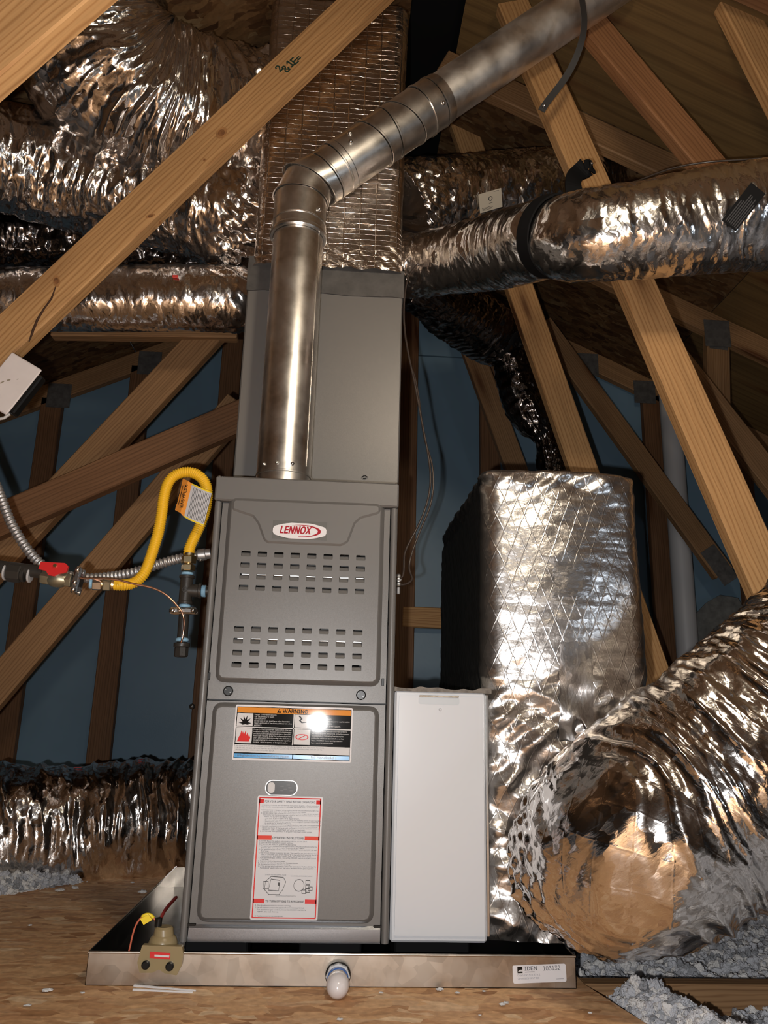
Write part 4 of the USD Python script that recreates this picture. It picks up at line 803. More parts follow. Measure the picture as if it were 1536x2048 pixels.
# ------------------------------------------------------------ coil cabinet on top, and the flue
xl, xr, yc = -.174, .1945, .172
zm = atY(800, 597, yc)[2]
coil = thing('coil_cabinet', 'plain grey sheet metal coil cabinet standing on the furnace behind the flue pipe', 'coil cabinet', loc=(.01, .4, ZT))
part(coil, 'casing', rbox((xl, yc, ZT+.0005), (xr, .70, 1.468), .003), PAINT2, False)
xs = np.linspace(xl-.002, xr+.002, 90); top = 1.502+.010*(noise3(xs*40, 0, 0, 3)-.5)+.012*(noise3(xs*9, 2, 0, 4)-.5)-.02*np.clip((xs-.13)/.06, 0, 1)
bot = zm+.004*(noise3(xs*30, 5, 0, 5)-.5)
mast = Polygon(np.vstack([np.c_[xs, bot], np.c_[xs, top][::-1]])).buffer(0)
part(coil, 'mastic_band', cat(face_plate(mast, yc-.0035, .003), rbox((xl-.003, yc-.002, zm+.003), (xl-.0005, .70, 1.485), .0008), rbox((xr+.0005, yc-.002, zm+.003), (xr+.003, .70, 1.485), .0008)), MASTIC, 30, label='dark grey brushed mastic band')
xs = np.linspace(-.05, xr, 60); part(coil, 'bottom_mastic', face_plate(Polygon(np.vstack([np.c_[xs, np.full(60, ZT+.001)], np.c_[xs, ZT+.012+.010*(noise3(xs*28, 1, 1, 8)-.5)][::-1]])), yc-.003, .003), MASTIC, False)
e_ = atY(729, 955, yc); part(coil, 'arrow_mark', face_plate(affinity.translate(LineString([(-.006, 0), (0, .004), (.007, 0)]).buffer(.0009).union(LineString([(-.003, -.003), (.003, -.003)]).buffer(.0008)), e_[0], e_[2]), yc-.0035, .0003), P_BLACK, False)

FY = .098
b0 = atY(567, 948, FY); b1 = atY(597, 470, FY-.004); k0 = atY(601, 402, FY-.005)
j1 = atY(663, 345, FY-.005); j2 = atY(866, 208, .085); j3 = atY(1242, -44, .032)
flue = thing('flue_pipe', 'round galvanised flue pipe rising from the furnace and bending away to the upper right', 'flue pipe', loc=(b0[0], FY, ZT))
RP = .0575; x0 = b0[0]*.6+b1[0]*.4
vb = np.array([b0[0], FY, ZT]); dirv = (b1-vb)/np.linalg.norm(b1-vb); tv = dirv
part(flue, 'collar', lathe([(.0605, 0), (.0605, .003), (.0575, .010), (.0575, .030), (.0592, .031), (.0592, .034), (.0575, .035), (.0575, .052), (.0565, .053)], vb, dirv, 56), GALV, 30)
L1 = np.linalg.norm(b1-vb); part(flue, 'pipe', lathe([(RP-.001, .048), (RP, .050), (RP, L1)], vb, dirv, 64), GALV, 30, label='upright straight pipe')
part(flue, 'pipe_seam', sweep([vb+dirv*.05+np.array([.049, -.0305, 0]), b1+np.array([.049, -.0305, 0])], .0012, 6), GALV, True)
for k, a in enumerate((-2.3, -1.75, -1.2)):
    q = vb+dirv*.047+.0585*np.array([math.cos(a), math.sin(a), 0]); part(flue, 'screw', ball(q, .004, 1), STEEL, True)
part(flue, 'bell', lathe([(RP+.001, -.012), (RP+.0065, -.012), (RP+.0085, -.009), (RP+.0085, -.003), (RP+.0055, .0), (RP+.003, .004), (RP+.003, .022), (RP+.005, .024), (RP+.003, .026)], b1, dirv, 64), GALV, 30)
# adjustable elbow: gores between mitred rings
def gore(name, o0, n0, o1, n1, r0, r1, mat=GALV, bead=True):
    """tube between two (tilted) ring planes"""
    ax = (o1-o0)/np.linalg.norm(o1-o0); th = np.arange(64)*2*np.pi/64; R = frame_to(ax)
    def ring(o, nn, r): 
        c = np.cos(th)[:, None]*R[:, 0]*r+np.sin(th)[:, None]*R[:, 1]*r; return o+c-ax*((c@nn)/(ax@nn))[:, None]
    rows = [ring(o0, n0, r0-.0004), ring(o0, n0, r0+.0022), ring(o0+ax*.0035, n0, r0+.0022), ring(o0+ax*.0055, n0, r0)] if bead else [ring(o0, n0, r0)]
    rows += [ring(o1-ax*.002, n1, r1)]
    v = np.vstack(rows); k = len(rows); i, j = np.meshgrid(np.arange(k-1), np.arange(64), indexing='ij'); i, j = i.ravel(), j.ravel(); j2 = (j+1) % 64
    f = np.stack([i*64+j, i*64+j2, (i+1)*64+j2, (i+1)*64+j], 1); f = np.vstack([f[:, [0, 1, 2]], f[:, [0, 2, 3]]])
    return part(flue, name, (v, f), mat, 30)
def unit(v): return v/np.linalg.norm(v)
R6 = .0610
d2_ = unit(j2-j1); d3_ = unit(j3-j2); e0 = b1+tv*.022; e1 = k0
gore('elbow_gore', e0, tv, e1, unit(tv*1.0+d2_*.12), R6-.001, R6)
mid = e1+(tv*.55+d2_*.45)*.052; gore('elbow_gore', e1, unit(tv+d2_*.12), mid, unit(tv*.55+d2_*.6), R6, R6)
mid2 = j1-d2_*.020; gore('elbow_gore', mid, unit(tv*.55+d2_*.6), mid2, unit(d2_+tv*.18), R6, R6)
Lj = np.linalg.norm(j2-j1); P1 = j1+d2_*.018
sidev = unit(np.cross(d2_, [0, 1.0, 0]))
gore('elbow_gore', mid2, unit(d2_+tv*.18), P1, unit(d2_*1+sidev*.05), R6, R6)
gore('elbow_gore', P1, unit(d2_), P1+d2_*.018, d2_, R6+.0005, R6+.0005)
Q1 = j1+d2_*Lj*.40; Q2 = j1+d2_*Lj*.56; Q3 = j1+d2_*Lj*.70; Q4 = j1+d2_*Lj*.88
gore('elbow_gore', P1+d2_*.018, d2_, Q1, unit(d2_+sidev*.22), R6-.0008, R6-.0008, bead=False)
gore('elbow_gore', Q1, unit(d2_+sidev*.22), Q2, unit(d2_-sidev*.10), R6, R6)
gore('elbow_gore', Q2, unit(d2_-sidev*.10), Q3, unit(d2_+sidev*.34), R6, R6)
gore('elbow_gore', Q3, unit(d2_+sidev*.34), Q4, unit(d2_+sidev*.06), R6, R6)
gore('elbow_gore', Q4, unit(d2_), j2+d2_*.002, d2_, R6+.0005, R6+.0005)
gore('elbow_gore', j2+d2_*.002, d2_, j2+d2_*.028, d2_, R6-.0005, R6-.001)
o3 = j2+d2_*.020; part(flue, 'pipe', lathe([(RP-.002, -.004), (RP, -.003), (RP, np.linalg.norm(j3-o3))], o3, unit(j3-o3), 64), GALV_DULL, 30, label='long sloping straight pipe')
for o, dd, a in ((e0+tv*.02, tv, -1.05), (P1+d2_*.04, d2_, 0), (P1+d2_*.055, d2_, .45), (j2-d2_*.008, d2_, -.9)):
    nn = unit(np.array([0, -1.0, 0])+d2_*(.0)-dd*(np.array([0, -1.0, 0])@dd)); ss = np.cross(nn, dd); w = unit(nn*math.cos(a*.8)+ss*math.sin(a*.8)); part(flue, 'rivet', ball(o+w*(R6+.0005), .0055, 2), STEEL, True)
# strap hanging from the flue
hs = thing('hanger_strap', 'narrow dark metal strap hanging from the upper end of the flue pipe', 'strap', loc=atY(1165, 0, -.04))
sp_ = spline([atY(1160, -60, -.062), atY(1167, 20, -.062), atY(1166, 70, -.05), atY(1140, 140, -.02), atY(1105, 190, .0), atY(1083, 222, .01)], 40)
ribbon(sp_, RT, np.linspace(.012, .017, 40), .0015, plain('dark_strap_metal', (.07, .07, .072), .4, .7), hs); part(hs, 'rivet', ball(sp_[-2]+np.array([0, -.006, 0]), .004, 1), STEEL, True)

# ------------------------------------------------------------ white filter cabinet
wy = .022; zt_w, zb_w = .494, .058
fc = thing('filter_cabinet', 'narrow white air filter cabinet between the furnace and the foil box', 'filter cabinet', loc=(.27, .3, zb_w))
wx0, wx1 = .1845, .3585
part(fc, 'body', rbox((wx0, wy, zb_w), (wx1, .62, zt_w), .004), WHITE, False)
d0, d1 = wx0+.008, wx1-.0045
dr = part(fc, 'door', face_plate(rrect(d0, zb_w+.012, d1, zt_w-.009, .002), wy-.0035, .0035), WHITE, False)
hx0, hz = atY(838, 1397, wy)[0], atY(838, 1397, wy)[2]; hx1 = atY(917, 1399, wy)[0]
part(dr, 'handle_recess', face_plate(rrect(hx0-.001, hz-.010, hx1+.001, hz+.004, .004), wy-.0042, .0007), plain('recess_grey', (.50, .53, .56), .4), False)
part(dr, 'handle_edge', rbox((hx0, wy-.0065, hz+.003), (hx1, wy-.003, hz+.0065), .001), plain('worn_edge', (.45, .40, .33), .5, var=.4, vs=160), False)
s_ = atY(880, 1419, wy); part(dr, 'screw', ball((s_[0], wy-.004, s_[2]), .003, 1), WHITE, True)
part(fc, 'side_trim', rbox((wx0+.0035, wy-.0028, zb_w+.025), (wx0+.0055, wy-.0005, .35), .0005), P_BLUE, False) if False else None
xs = np.linspace(wx0-.001, wx1+.012, 70); part(fc, 'caulk_line', face_plate(Polygon(np.vstack([np.c_[xs, np.full(70, zt_w-.0015)], np.c_[xs, zt_w+.002+.006*noise3(xs*60, 0, 0, 2)][::-1]])), wy-.001, .012), WHITE_SEAM, False, label='rough grey caulk along the top')
part(fc, 'foil_edge', rbox((wx1+.0005, wy+.001, zb_w+.01), (wx1+.006, wy+.02, zt_w-.004), .001), STEEL, False)

# ------------------------------------------------------------ gas line on the left
GYp = .055
def px_path(rows, Y=GYp): return np.array([atY(r[0], r[1], r[2] if len(r) > 2 else Y) for r in rows])
def corrugated(pts, r, amp, period, n=14, per=6):
    L = np.linalg.norm(np.diff(spline(pts, 200)[:, :3], axis=0), axis=1).sum(); k = int(L/period*per); q = spline(pts, k); s = np.linspace(0, L, k)
    return sweep(q, r+amp*np.cos(2*np.pi*s/period), n)
hose = thing('gas_hose', 'looped yellow corrugated gas hose beside the furnace', 'gas hose', loc=atY(310, 1100, GYp))
hp = px_path([(226, 1169, .04), (246, 1170, .045), (268, 1165), (287, 1148), (300, 1118), (314, 1075), (323, 1030), (330, 985), (342, 958), (362, 946), (386, 946), (404, 957), (413, 975), (414, 1000), (406, 1035), (393, 1066), (381, 1092), (378, 1108)])
part(hose, 'hose', corrugated(hp, .0108, .0009, .0042), YELLOW, True)
def fit_stack(parent, o, d, items):
    """nuts and rings strung along direction d from o: (name, kind, r, length, material)"""
    o = np.asarray(o, float); d = unit(np.asarray(d, float))
    for nm, kd, r, L, mt in items:
        m = hexnut(o, d, r, L) if kd == 'hex' else cyl(o, d, r, L, 24, min(.0012, L*.2)); part(parent, nm, m, mt, 25); o = o+d*L
    return o
end = hp[-1]; dn = unit(atY(375, 1160, GYp)-atY(378, 1106, GYp))
o = fit_stack(hose, end-dn*.002, dn, [('ferrule', 'cyl', .0115, .007, BRASS), ('brass_nut', 'hex', .0150, .0145, BRASS), ('neck', 'cyl', .008, .003, BRASS), ('brass_nut', 'hex', .0138, .012, BRASS)])
ds = unit(hp[0]-hp[1]); fit_stack(hose, hp[0]-ds*.004, ds, [('ferrule', 'cyl', .0115, .009, BRASS), ('brass_nut', 'hex', .0140, .014, BRASS_DULL), ('neck', 'cyl', .008, .003, BRASS), ('brass_nut', 'hex', .0135, .016, STEEL), ('tape_wrap', 'cyl', .0105, .006, TAPE_BLUE)])
# hang tag folded round the hose
ht = thing('hose_tag', 'folded orange and white instruction tag hanging on the yellow hose', 'tag', loc=atY(385, 1000, .035))
tgA = [(366, 957), (376, 962), (384, 967), (395, 972), (410, 979), (424, 984)]; tgB = [(350, 1020), (361, 1026), (368, 1034), (380, 1041), (394, 1047), (407, 1052)]
ya = [.045, .035, .036, .030, .026, .024]
for (i0, i1, mt, nm) in ((0, 2, P_ORANGE, 'orange_flap'), (2, 5, PAPER_PINK, 'white_flap')):
    a = np.array([atY(*tgA[i], ya[i]) for i in range(i0, i1+1)]); b = np.array([atY(*tgB[i], ya[i]) for i in range(i0, i1+1)]); k = len(a)
    v = np.vstack([a, b, a+[0, .0008, 0], b+[0, .0008, 0]]); f = []
    for i in range(k-1): f += [[i, k+i, k+i+1], [i, k+i+1, i+1], [2*k+i, 2*k+i+1, 3*k+i+1], [2*k+i, 3*k+i+1, 3*k+i]]
    f += [[0, 2*k, 3*k], [0, 3*k, k], [k-1, 2*k-1, 4*k-1], [k-1, 4*k-1, 3*k-1]]
    nd = part(ht, nm, (v, np.array(f)), mt, 30)
    ins = []
    def quadstrip(u0, u1, w0, w1, lift):
        """strip on the flap: u along the flap's width 0..1, w from top to bottom"""
        pts = []
        for u in (u0, u1):
            g = u*(k-1); i = min(int(g), k-2); t = g-i
            for w in (w0, w1): pts.append((a[i]*(1-w)+b[i]*w)*(1-t)+(a[i+1]*(1-w)+b[i+1]*w)*t+[0, -lift, 0])
        v = np.array(pts); v = np.vstack([v, v+[0, .0003, 0]]); return v, np.array([[0, 1, 3], [0, 3, 2], [4, 7, 5], [4, 6, 7]])
    if mt is PAPER_PINK:
        for u in np.arange(.16, .96, .07): ins.append(quadstrip(u, u+.018, .08, .93, .0006))
        part(nd, 'fine_print', cat(*ins), P_GREY, False); [part(nd, 'yellow_edge', cat(quadstrip(0, .34, w0, w1, .0007), quadstrip(.33, .67, w0, w1, .0007), quadstrip(.66, 1, w0, w1, .0007)), P_YEL, False) for w0, w1 in ((0, .04), (.96, 1))]
    else:
        O = (b[0]*.9+a[0]*.1)+[0, -.001, 0]; ex = unit(a[1]-b[1]); en = unit(np.cross(ex, a[2]-a[0])); en = en if en[1] < 0 else -en; ey = np.cross(en, ex)
        t1 = fit_text('EASYFLEX', .0075, np.linalg.norm(a[1]-b[1])*.72, True); base = b[1]*.82+a[1]*.18+(a[2]-a[1])*.25
        part(nd, 'lettering', move(t1, np.stack([ex, ey, en], 1), base+en*.0006), P_BLACK, False)
        for sft in (.1, .45): part(nd, 'print_line', move(rbox((0, -.0006, 0), (np.linalg.norm(a[1]-b[1])*.6, .0006, .0003), .0001), np.stack([ex, ey, en], 1), b[0]*.8+a[0]*.2+(a[1]-a[0])*sft+en*.0012), P_BLACK, False)
# black iron tee and drip leg
leg = thing('drip_leg', 'black iron gas tee and drip leg with blue thread tape beside the furnace', 'pipe fitting', loc=atY(362, 1318, GYp))
pT = atY(373, 1181, GYp); dd = unit(atY(362, 1310, GYp)-atY(374, 1155, GYp)); s_ = pxr_(pT, 1.0)
def along(v): 
    t = atY(374-(v-1155)*12/155, v, GYp); return t
o = along(1146); o = fit_stack(leg, along(1145), dd, [('tape_wrap', 'cyl', .0118, .0055, TAPE_BLUE)])
tee = cat(cyl(along(1151), dd, .0150, .006, 28, .001), cyl(along(1156), dd, .0128, (1206-1156)*s_, 28), cyl(along(1203), dd, .0150, .006, 28, .001), cyl(pT, (1, 0, 0), .0125, .026, 28), cyl(pT+[.024, 0, 0], (1, 0, 0), .0150, .006, 28, .001))
part(leg, 'tee', tee, IRON, 30); em_ = pT+np.array([-.001, -.0130, 0])
part(leg, 'cast_mark', move(cat(arr(extr(Polygon([(-.006, 0), (0, .008), (.006, 0), (0, -.008)]).difference(Polygon([(-.0048, 0), (0, .0064), (.0048, 0), (0, -.0064)])), .0008)), move(meshkit.text_mesh('S', .006, .0008, True), None, (-.0018, -.003, 0))), RXZ, em_), IRON, False)
part(leg, 'tape_wrap', cyl(pT+[.030, 0, 0], (1, 0, 0), .0120, .0085, 24, .001), TAPE_BLUE, 30); part(leg, 'nipple', cyl(pT+[.038, 0, 0], (1, 0, 0), .0105, .024, 24), IRON, 30)
part(leg, 'tape_wrap', cyl(along(1209), dd, .0112, .0065, 24, .001), TAPE_BLUE, 30); part(leg, 'nipple', cyl(along(1214), dd, .0102, (1284-1214)*s_, 24), IRON, 30)
part(leg, 'tape_wrap', cyl(along(1276), dd, .0125, .0075, 24, .002), TAPE_BLUE, 30)
capv = along(1286); part(leg, 'cap', cat(cyl(capv, dd, .0155, .008, 28, .001), cyl(capv+dd*.007, dd, .0135, .020, 8, .002)), IRON, 25)
# copper bonding wire and its two clamps
cw = px_path([(160, 1156, .022), (190, 1157, .022), (230, 1159, .022), (268, 1168, .024), (305, 1176, .026), (335, 1192, .028), (356, 1214, .030), (366, 1230, .030), (368, 1248, .034), (366, 1270, .036), (362, 1285, .038)])
bw_ = thing('copper_wire', 'bare copper bonding wire running from the valve to the drip leg', 'wire', loc=cw[3]); part(bw_, 'wire', sweep(spline(cw, 90), .0019, 10), COPPER, True)
def clamp(label, ctr, ax, r):
    """two-screw ground clamp round a pipe; ax = direction in which its ears stick out"""
    c = np.asarray(ctr, float); ax = unit(np.asarray(ax, float)); t = thing('pipe_clamp', label, 'pipe clamp', loc=c); up = unit(np.cross([0, -1.0, 0], ax)); fr = np.array([0, -1.0, 0])
    R = np.stack([ax, up, np.cross(ax, up)], 1)
    part(t, 'jaw', move(rbox((-.027, -.0065, -.004), (.027, .0065, .004), .0035), R, c+fr*(r+.002)), STEEL, 30); part(t, 'jaw', move(rbox((-.026, -.0045, -.003), (.026, .0045, .003), .002), R, c-fr*(r+.002)), STEEL, 30)
    for s in (-1, 1): part(t, 'screw', ball(c+fr*(r+.007)+ax*s*.0195, .0048, 2), STEEL, True); part(t, 'shank', cyl(c+fr*(r+.004)+ax*s*.0195, -fr, .0022, 2*r+.01, 10), STEEL, 30)
    part(t, 'centre_screw', ball(c+fr*(r+.0085)-ax*.006, .0048, 2), STEEL, True); return t
clamp('steel ground clamp on the black drip leg', along(1223), (1, 0, .03), .0102)
# black pipe from the left with the ball valve
gp = thing('gas_pipe', 'black gas pipe with a union entering at the left edge', 'pipe', loc=atY(20, 1145, .04))
Y2 = .04; ax_ = unit(atY(160, 1163, Y2)-atY(0, 1143, Y2)); q = lambda u: atY(u, 1142+(u)*.137, Y2)
part(gp, 'pipe', cyl(q(-700), ax_, .0125, np.linalg.norm(q(85)-q(-700)), 24), IRON, 30)
part(gp, 'union', cat(cyl(q(16), ax_, .0185, np.linalg.norm(q(44)-q(16)), 8, .002), cyl(q(44), ax_, .0155, .007, 24, .001)), IRON, 25)
part(gp, 'seal_ring', cyl(q(10), ax_, .0165, .004, 24, .001), PVC, 30); part(gp, 'seal_ring', cyl(q(58), ax_, .0150, .004, 24, .001), PVC, 30)
vv_ = thing('gas_valve', 'brass ball valve with a red lever handle on the black gas pipe', 'valve', loc=q(110))
part(vv_, 'body', cat(hexnut(q(84), ax_, .0150, .018), lathe([(.0120, 0), (.0165, .010), (.0170, .018), (.0165, .026), (.0120, .036), (0, .036)], q(97), ax_, 24), hexnut(q(131), ax_, .0135, .013)), BRASS_DULL, 25)
hc = q(112)+np.array([0, -.005, .018]); hl = unit(atY(140, 1138, Y2)-atY(88, 1134, Y2))
hp_ = Polygon([(-.026, -.004), (-.024, .008), (.020, .009), (.026, .004), (.024, -.006), (.012, -.010), (.004, -.015), (-.006, -.014), (-.012, -.006)]).buffer(.0015)
part(vv_, 'lever', move(extr(hp_, .007), np.stack([hl, np.cross([0, -1.0, 0], hl)*-1 if np.cross([0, -1.0, 0], hl)[2] < 0 else np.cross([0, -1.0, 0], hl), [0, -1.0, 0]], 1), hc+np.array([0, -.010, 0])), RED, 25)
part(vv_, 'stem_nut', hexnut(hc+np.array([.003, -.016, .003]), (0, -1, .3), .004, .004), BRASS, 25)
clamp('steel ground clamp on the gas valve outlet', q(157)+np.array([0, 0, .001]), unit(np.cross(ax_, [0, 1.0, 0])), .0120)
part(vv_, 'outlet', cyl(q(138), ax_, .0105, np.linalg.norm(q(163)-q(138)), 20), IRON, 30)
# flexible metal conduit
cd = thing('metal_conduit', 'flexible grey metal conduit curving from the left edge to the furnace side', 'conduit', loc=atY(120, 1140, .10))
cp_ = px_path([(-150, 480, .17), (-110, 640, .16), (-70, 790, .15), (-30, 915, .135), (0, 990, .11), (22, 1045, .11), (50, 1092, .11), (82, 1128, .11), (120, 1147, .11), (170, 1156, .11), (220, 1153, .11), (270, 1144, .10), (320, 1128, .10), (365, 1116, .10), (402, 1110, .10)])
part(cd, 'sheath', corrugated(cp_, .0096, .0011, .0085, 14, 8), CONDUIT, True)
ce = unit(cp_[-1]-cp_[-2]); part(cd, 'connector', cat(cyl(cp_[-1]-ce*.006, ce, .0125, .016, 20, .001), cyl(cp_[-1]+ce*.008, ce, .0105, .012, 20)), CONDUIT, 30)
part(cd, 'set_screw', ball(cp_[-1]+np.array([.002, -.010, -.013]), .003, 1), STEEL, True)

# junction box with blank cover on the long brace
lb_y = .064
Pc = [atY(u, v, lb_y-.028) for u, v in ((27, 706), (87, 742), (8, 827), (-52, 791))]
xj = unit(Pc[1]-Pc[0]); zj = unit(Pc[0]-Pc[3]); zj = unit(zj-xj*(zj@xj)); yj = np.cross(zj, xj); cj = (Pc[0]+Pc[2])/2
wj, hj = np.linalg.norm(Pc[1]-Pc[0]), np.linalg.norm(Pc[0]-Pc[3]); m4 = np.eye(4); m4[:3, 0], m4[:3, 1], m4[:3, 2], m4[:3, 3] = xj, yj, zj, cj
jb = thing('junction_box', 'junction box with a blank white cover plate on the brace at the left edge', 'junction box', m4=m4)
part(jb, 'cover_plate', rbox((-wj/2, 0, -hj/2), (wj/2, .005, hj/2), .002), PLATE, 30, local=True)
part(jb, 'box', rbox((-wj*.36, .0055, -hj*.42), (wj*.44+.012, .030, hj*.42), .003), BLACK, 30, local=True)
smu = plain('smudge_brown', (.30, .26, .20), .6)
for x, z, w, h, a in ((-.004, .005, .008, .004, .9), (.010, .016, .004, .0015, 1.0), (-.012, -.006, .010, .003, 1.1)):
    part(jb, 'smudge', move(extr(affinity.rotate(affinity.scale(Point(0, 0).buffer(1, quad_segs=5), w/2, h/2), math.degrees(a)), .0002), RXZ, (x, -.0001, z)), smu, False, local=True)
wl = px_path([(20, 828), (8, 836), (-30, 840), (-110, 838), (-300, 800)], .06); c1 = thing('white_cable', 'white cable leaving the bottom of the junction box', 'cable', loc=wl[0]); part(c1, 'cable', sweep(spline(wl, 24), .0032, 10), WIRE_WHITE, True)
# control cable down the right side of the furnace
cc = [(1620, 300, -.10), (1536, 316, -.09), (1440, 322, -.04), (1340, 338, .0), (1250, 372, .02), (1160, 400, .02), (1085, 424, .02), (1000, 446, .10), (930, 466, .20), (880, 492, .25), (838, 526, .25), (815, 560, .20), (808, 610, .18), (812, 680, .16), (828, 760, .15), (845, 850, .14), (858, 920, .13), (860, 975, .12), (846, 1030, .11), (824, 1075, .10), (810, 1105, .09), (808, 1125, .08), (806, 1150, .07), (797, 1156, .06)]
ccp = px_path(cc); ct = thing('control_cable', 'thin dark cable draped over the right duct and hanging beside the furnace', 'cable', loc=ccp[12]); part(ct, 'cable', sweep(spline(ccp, 260), .0022, 8), WIRE_DARK, True)
c2 = px_path([(822, 735, .17), (838, 800, .16), (850, 880, .15), (864, 930, .14), (863, 1000, .13), (845, 1050, .12), (826, 1100, .11), (819, 1140, .10), (824, 1158, .09), (812, 1168, .08), (800, 1168, .07)])
part(ct, 'second_strand', sweep(spline(c2, 140), .0022, 8), WIRE_DARK, True)
tb = thing('cable_connector', 'small bright metal cable connector on the right side of the furnace', 'connector', loc=atY(798, 1165, .05)); t0_ = atY(798, 1148, .05)
part(tb, 'clamp_body', cat(*[rbox(t0_+[-.005, -.006, -.009*k-.008], t0_+[.003+.0015*(k % 2), .006, -.009*k], .002) for k in range(3)]), STEEL, False); part(tb, 'sleeve', cyl(atY(797, 1175, .05), (0, 0, -1), .0035, .013, 12), CONDUIT, 30)
# grey vent pipe at the back
vp = [atY(1345, 860, 1.62), atY(1352, 1000, 1.62)]; xv = np.mean([p[0] for p in vp]); vpipe = thing('vent_pipe', 'upright grey plastic vent pipe against the blue wall at the right', 'pipe', loc=(xv, 1.62, -.1))
part(vpipe, 'pipe', cyl((xv, 1.62, -.1), (0, 0, 1), .044, roofz(xv)+.15, 32), PVC, 30)

bp = [(1372, 1420), (1365, 1330), (1378, 1282), (1372, 1262), (1392, 1248), (1388, 1232), (1412, 1206), (1440, 1190), (1476, 1196), (1500, 1240), (1520, 1330), (1520, 1430)]
solo('paper_baffle', face_plate(Polygon([atY(*q, 1.66)[[0, 2]] for q in bp]).buffer(0), 1.66, .006), plain('grey_paper', (0.115, 0.115, 0.11), 0.8, var=0.3, vs=30), 'torn grey paper baffle beside the vent pipe behind the big return duct', 'baffle')

# ------------------------------------------------------------ drain pan and what is fixed to it
PX0, PX1, PY0, PY1, PH = -.325, .505, -.022, .73, .050
pan = thing('drain_pan', 'shallow galvanised drain pan under the furnace', 'pan', loc=(.09, .35, 0))
part(pan, 'front_wall', cat(rbox((PX0, PY0, .001), (PX1, PY0+.0016, PH), .0005), cyl((PX0, PY0+.0012, PH), (1, 0, 0), .0022, PX1-PX0, 10)), GALV_PAN, 30)
part(pan, 'side_wall', cat(rbox((PX0, PY0, .001), (PX0+.0016, PY1, PH), .0005), cyl((PX0+.0012, PY0, PH), (0, 1, 0), .0022, PY1-PY0, 10)), GALV_SIDE, 30)
part(pan, 'side_wall', cat(rbox((PX1-.0016, PY0, .001), (PX1, PY1, PH), .0005), cyl((PX1-.0012, PY0, PH), (0, 1, 0), .0022, PY1-PY0, 10)), GALV_SIDE, 30)
part(pan, 'back_wall', rbox((PX0, PY1-.0016, .001), (PX1, PY1, PH), .0005), GALV_PAN, 30); part(pan, 'base', rbox((PX0, PY0, .0005), (PX1, PY1, .002), .0004), plain('dark_pan_base', (.06, .06, .058), .28, .9), False)
for k, (x, y) in enumerate(((-.12, .06), (.08, .06), (-.12, .62), (.08, .62))):
    solo('rubber_block', rbox((x-.055, y-.03, .0025), (x+.055, y+.03, ZB), .003), BLACKM, ['black support block under the furnace at the left front', 'black support block under the furnace at the right front', 'black support block under the furnace at the left back', 'black support block under the furnace at the right back'][k], 'support block')
solo('rubber_block', rbox((.20, .10, .0025), (.34, .50, zb_w), .003), BLACKM, 'black support block under the white filter cabinet', 'support block')
def pan_pt(u, v): q = atY(u, v, PY0); return q[0], q[2]
LP = [pan_pt(*q) for q in ((1025, 1931), (1131, 1927), (1133, 1963), (1026, 1967))]
_fz = fz
def fz(u, v, y=0.0): q = atY(u, v, y); return q[0], q[2]
N = Label(pan, 'maker_label', ((1025, 1931), (1131, 1927), (1133, 1963), (1026, 1967)), PY0, PAPER, 'white printed label', .003)
N.rect('black_print', .09, .56, .185, .92, 1); N.add('white_print', affinity.scale(Point(.16, .70).buffer(.05).union(Point(.12, .66).buffer(.02)), N.w, N.h, origin=(0, 0)).intersection(sbox(.09*N.w, .57*N.h, .185*N.w, .91*N.h)), 2)
N.text('grey_print', 'IDEN', .225, .70, .22, .23, 3, True); N.rect('black_print', .225, .595, .41, .62, 1); N.text('grey_print', '103132', .57, .66, .25, .32, 3)
N.text('pale_print', 'Drain Pan 30 x 62 x 2', .09, .40, .10, .42); N.text('pale_print', 'Galvanized 26 GA 12" SIDE', .09, .22, .10, .40); N.rect('pale_print', .81, .15, .95, .18, 1)
N.done(dict(black_print=P_BLACK, white_print=P_WHITE, grey_print=plain('label_grey', (.12, .12, .13), .5), pale_print=plain('label_pale', (.33, .32, .35), .5)))
# float switch
fs = thing('float_switch', 'tan plastic float switch with two black screws clipped on the pan edge', 'float switch', loc=(atY(325, 1910, PY0)[0], PY0-.005, .01))
F = lambda u, v, y=PY0-.012: atY(u, v, y)
fp = Polygon([F(286, 1893)[[0, 2]], F(362, 1896)[[0, 2]], F(364, 1908)[[0, 2]], F(361, 1930)[[0, 2]], F(352, 1948)[[0, 2]], F(330, 1944)[[0, 2]], F(318, 1936)[[0, 2]], F(304, 1943)[[0, 2]], F(281, 1943)[[0, 2]], F(277, 1925)[[0, 2]]]).buffer(.002)
part(fs, 'bracket', face_plate(fp, PY0-.012, .012), TANPL, 30)
dc = F(327, 1876, PY0+.020); part(fs, 'cap', lathe([(0, .031), (.0125, .031), (.0155, .028), (.0170, .018), (.0215, .014), (.0245, .006), (.0245, -.004), (0, -.004)], (dc[0], PY0+.018, dc[2]-.012), (0, 0, 1), 32), TANPL, 30)
part(fs, 'bridge', rbox((dc[0]-.024, PY0-.011, PH+.001), (dc[0]+.027, PY0+.03, PH+.006), .002), TANPL, 30)
g_ = F(315, 1864, PY0+.018); part(fs, 'grommet', cyl((g_[0], PY0+.018, dc[2]+.018), (0, 0, 1), .0062, .014, 16, .001), BLACK, 30)
sl = [F(*q, PY0-.0125)[[0, 2]] for q in ((300, 1903), (341, 1906), (340, 1919), (299, 1916))]; part(fs, 'red_sticker', face_plate(Polygon(sl), PY0-.0128, .0006), P_RED, False, label='red and white sticker')
part(fs, 'sticker_text', face_plate(Polygon([F(*q, PY0-.0125)[[0, 2]] for q in ((309, 1909), (339, 1911), (338, 1915), (309, 1913))]), PY0-.0132, .0004), P_WHITE, False)
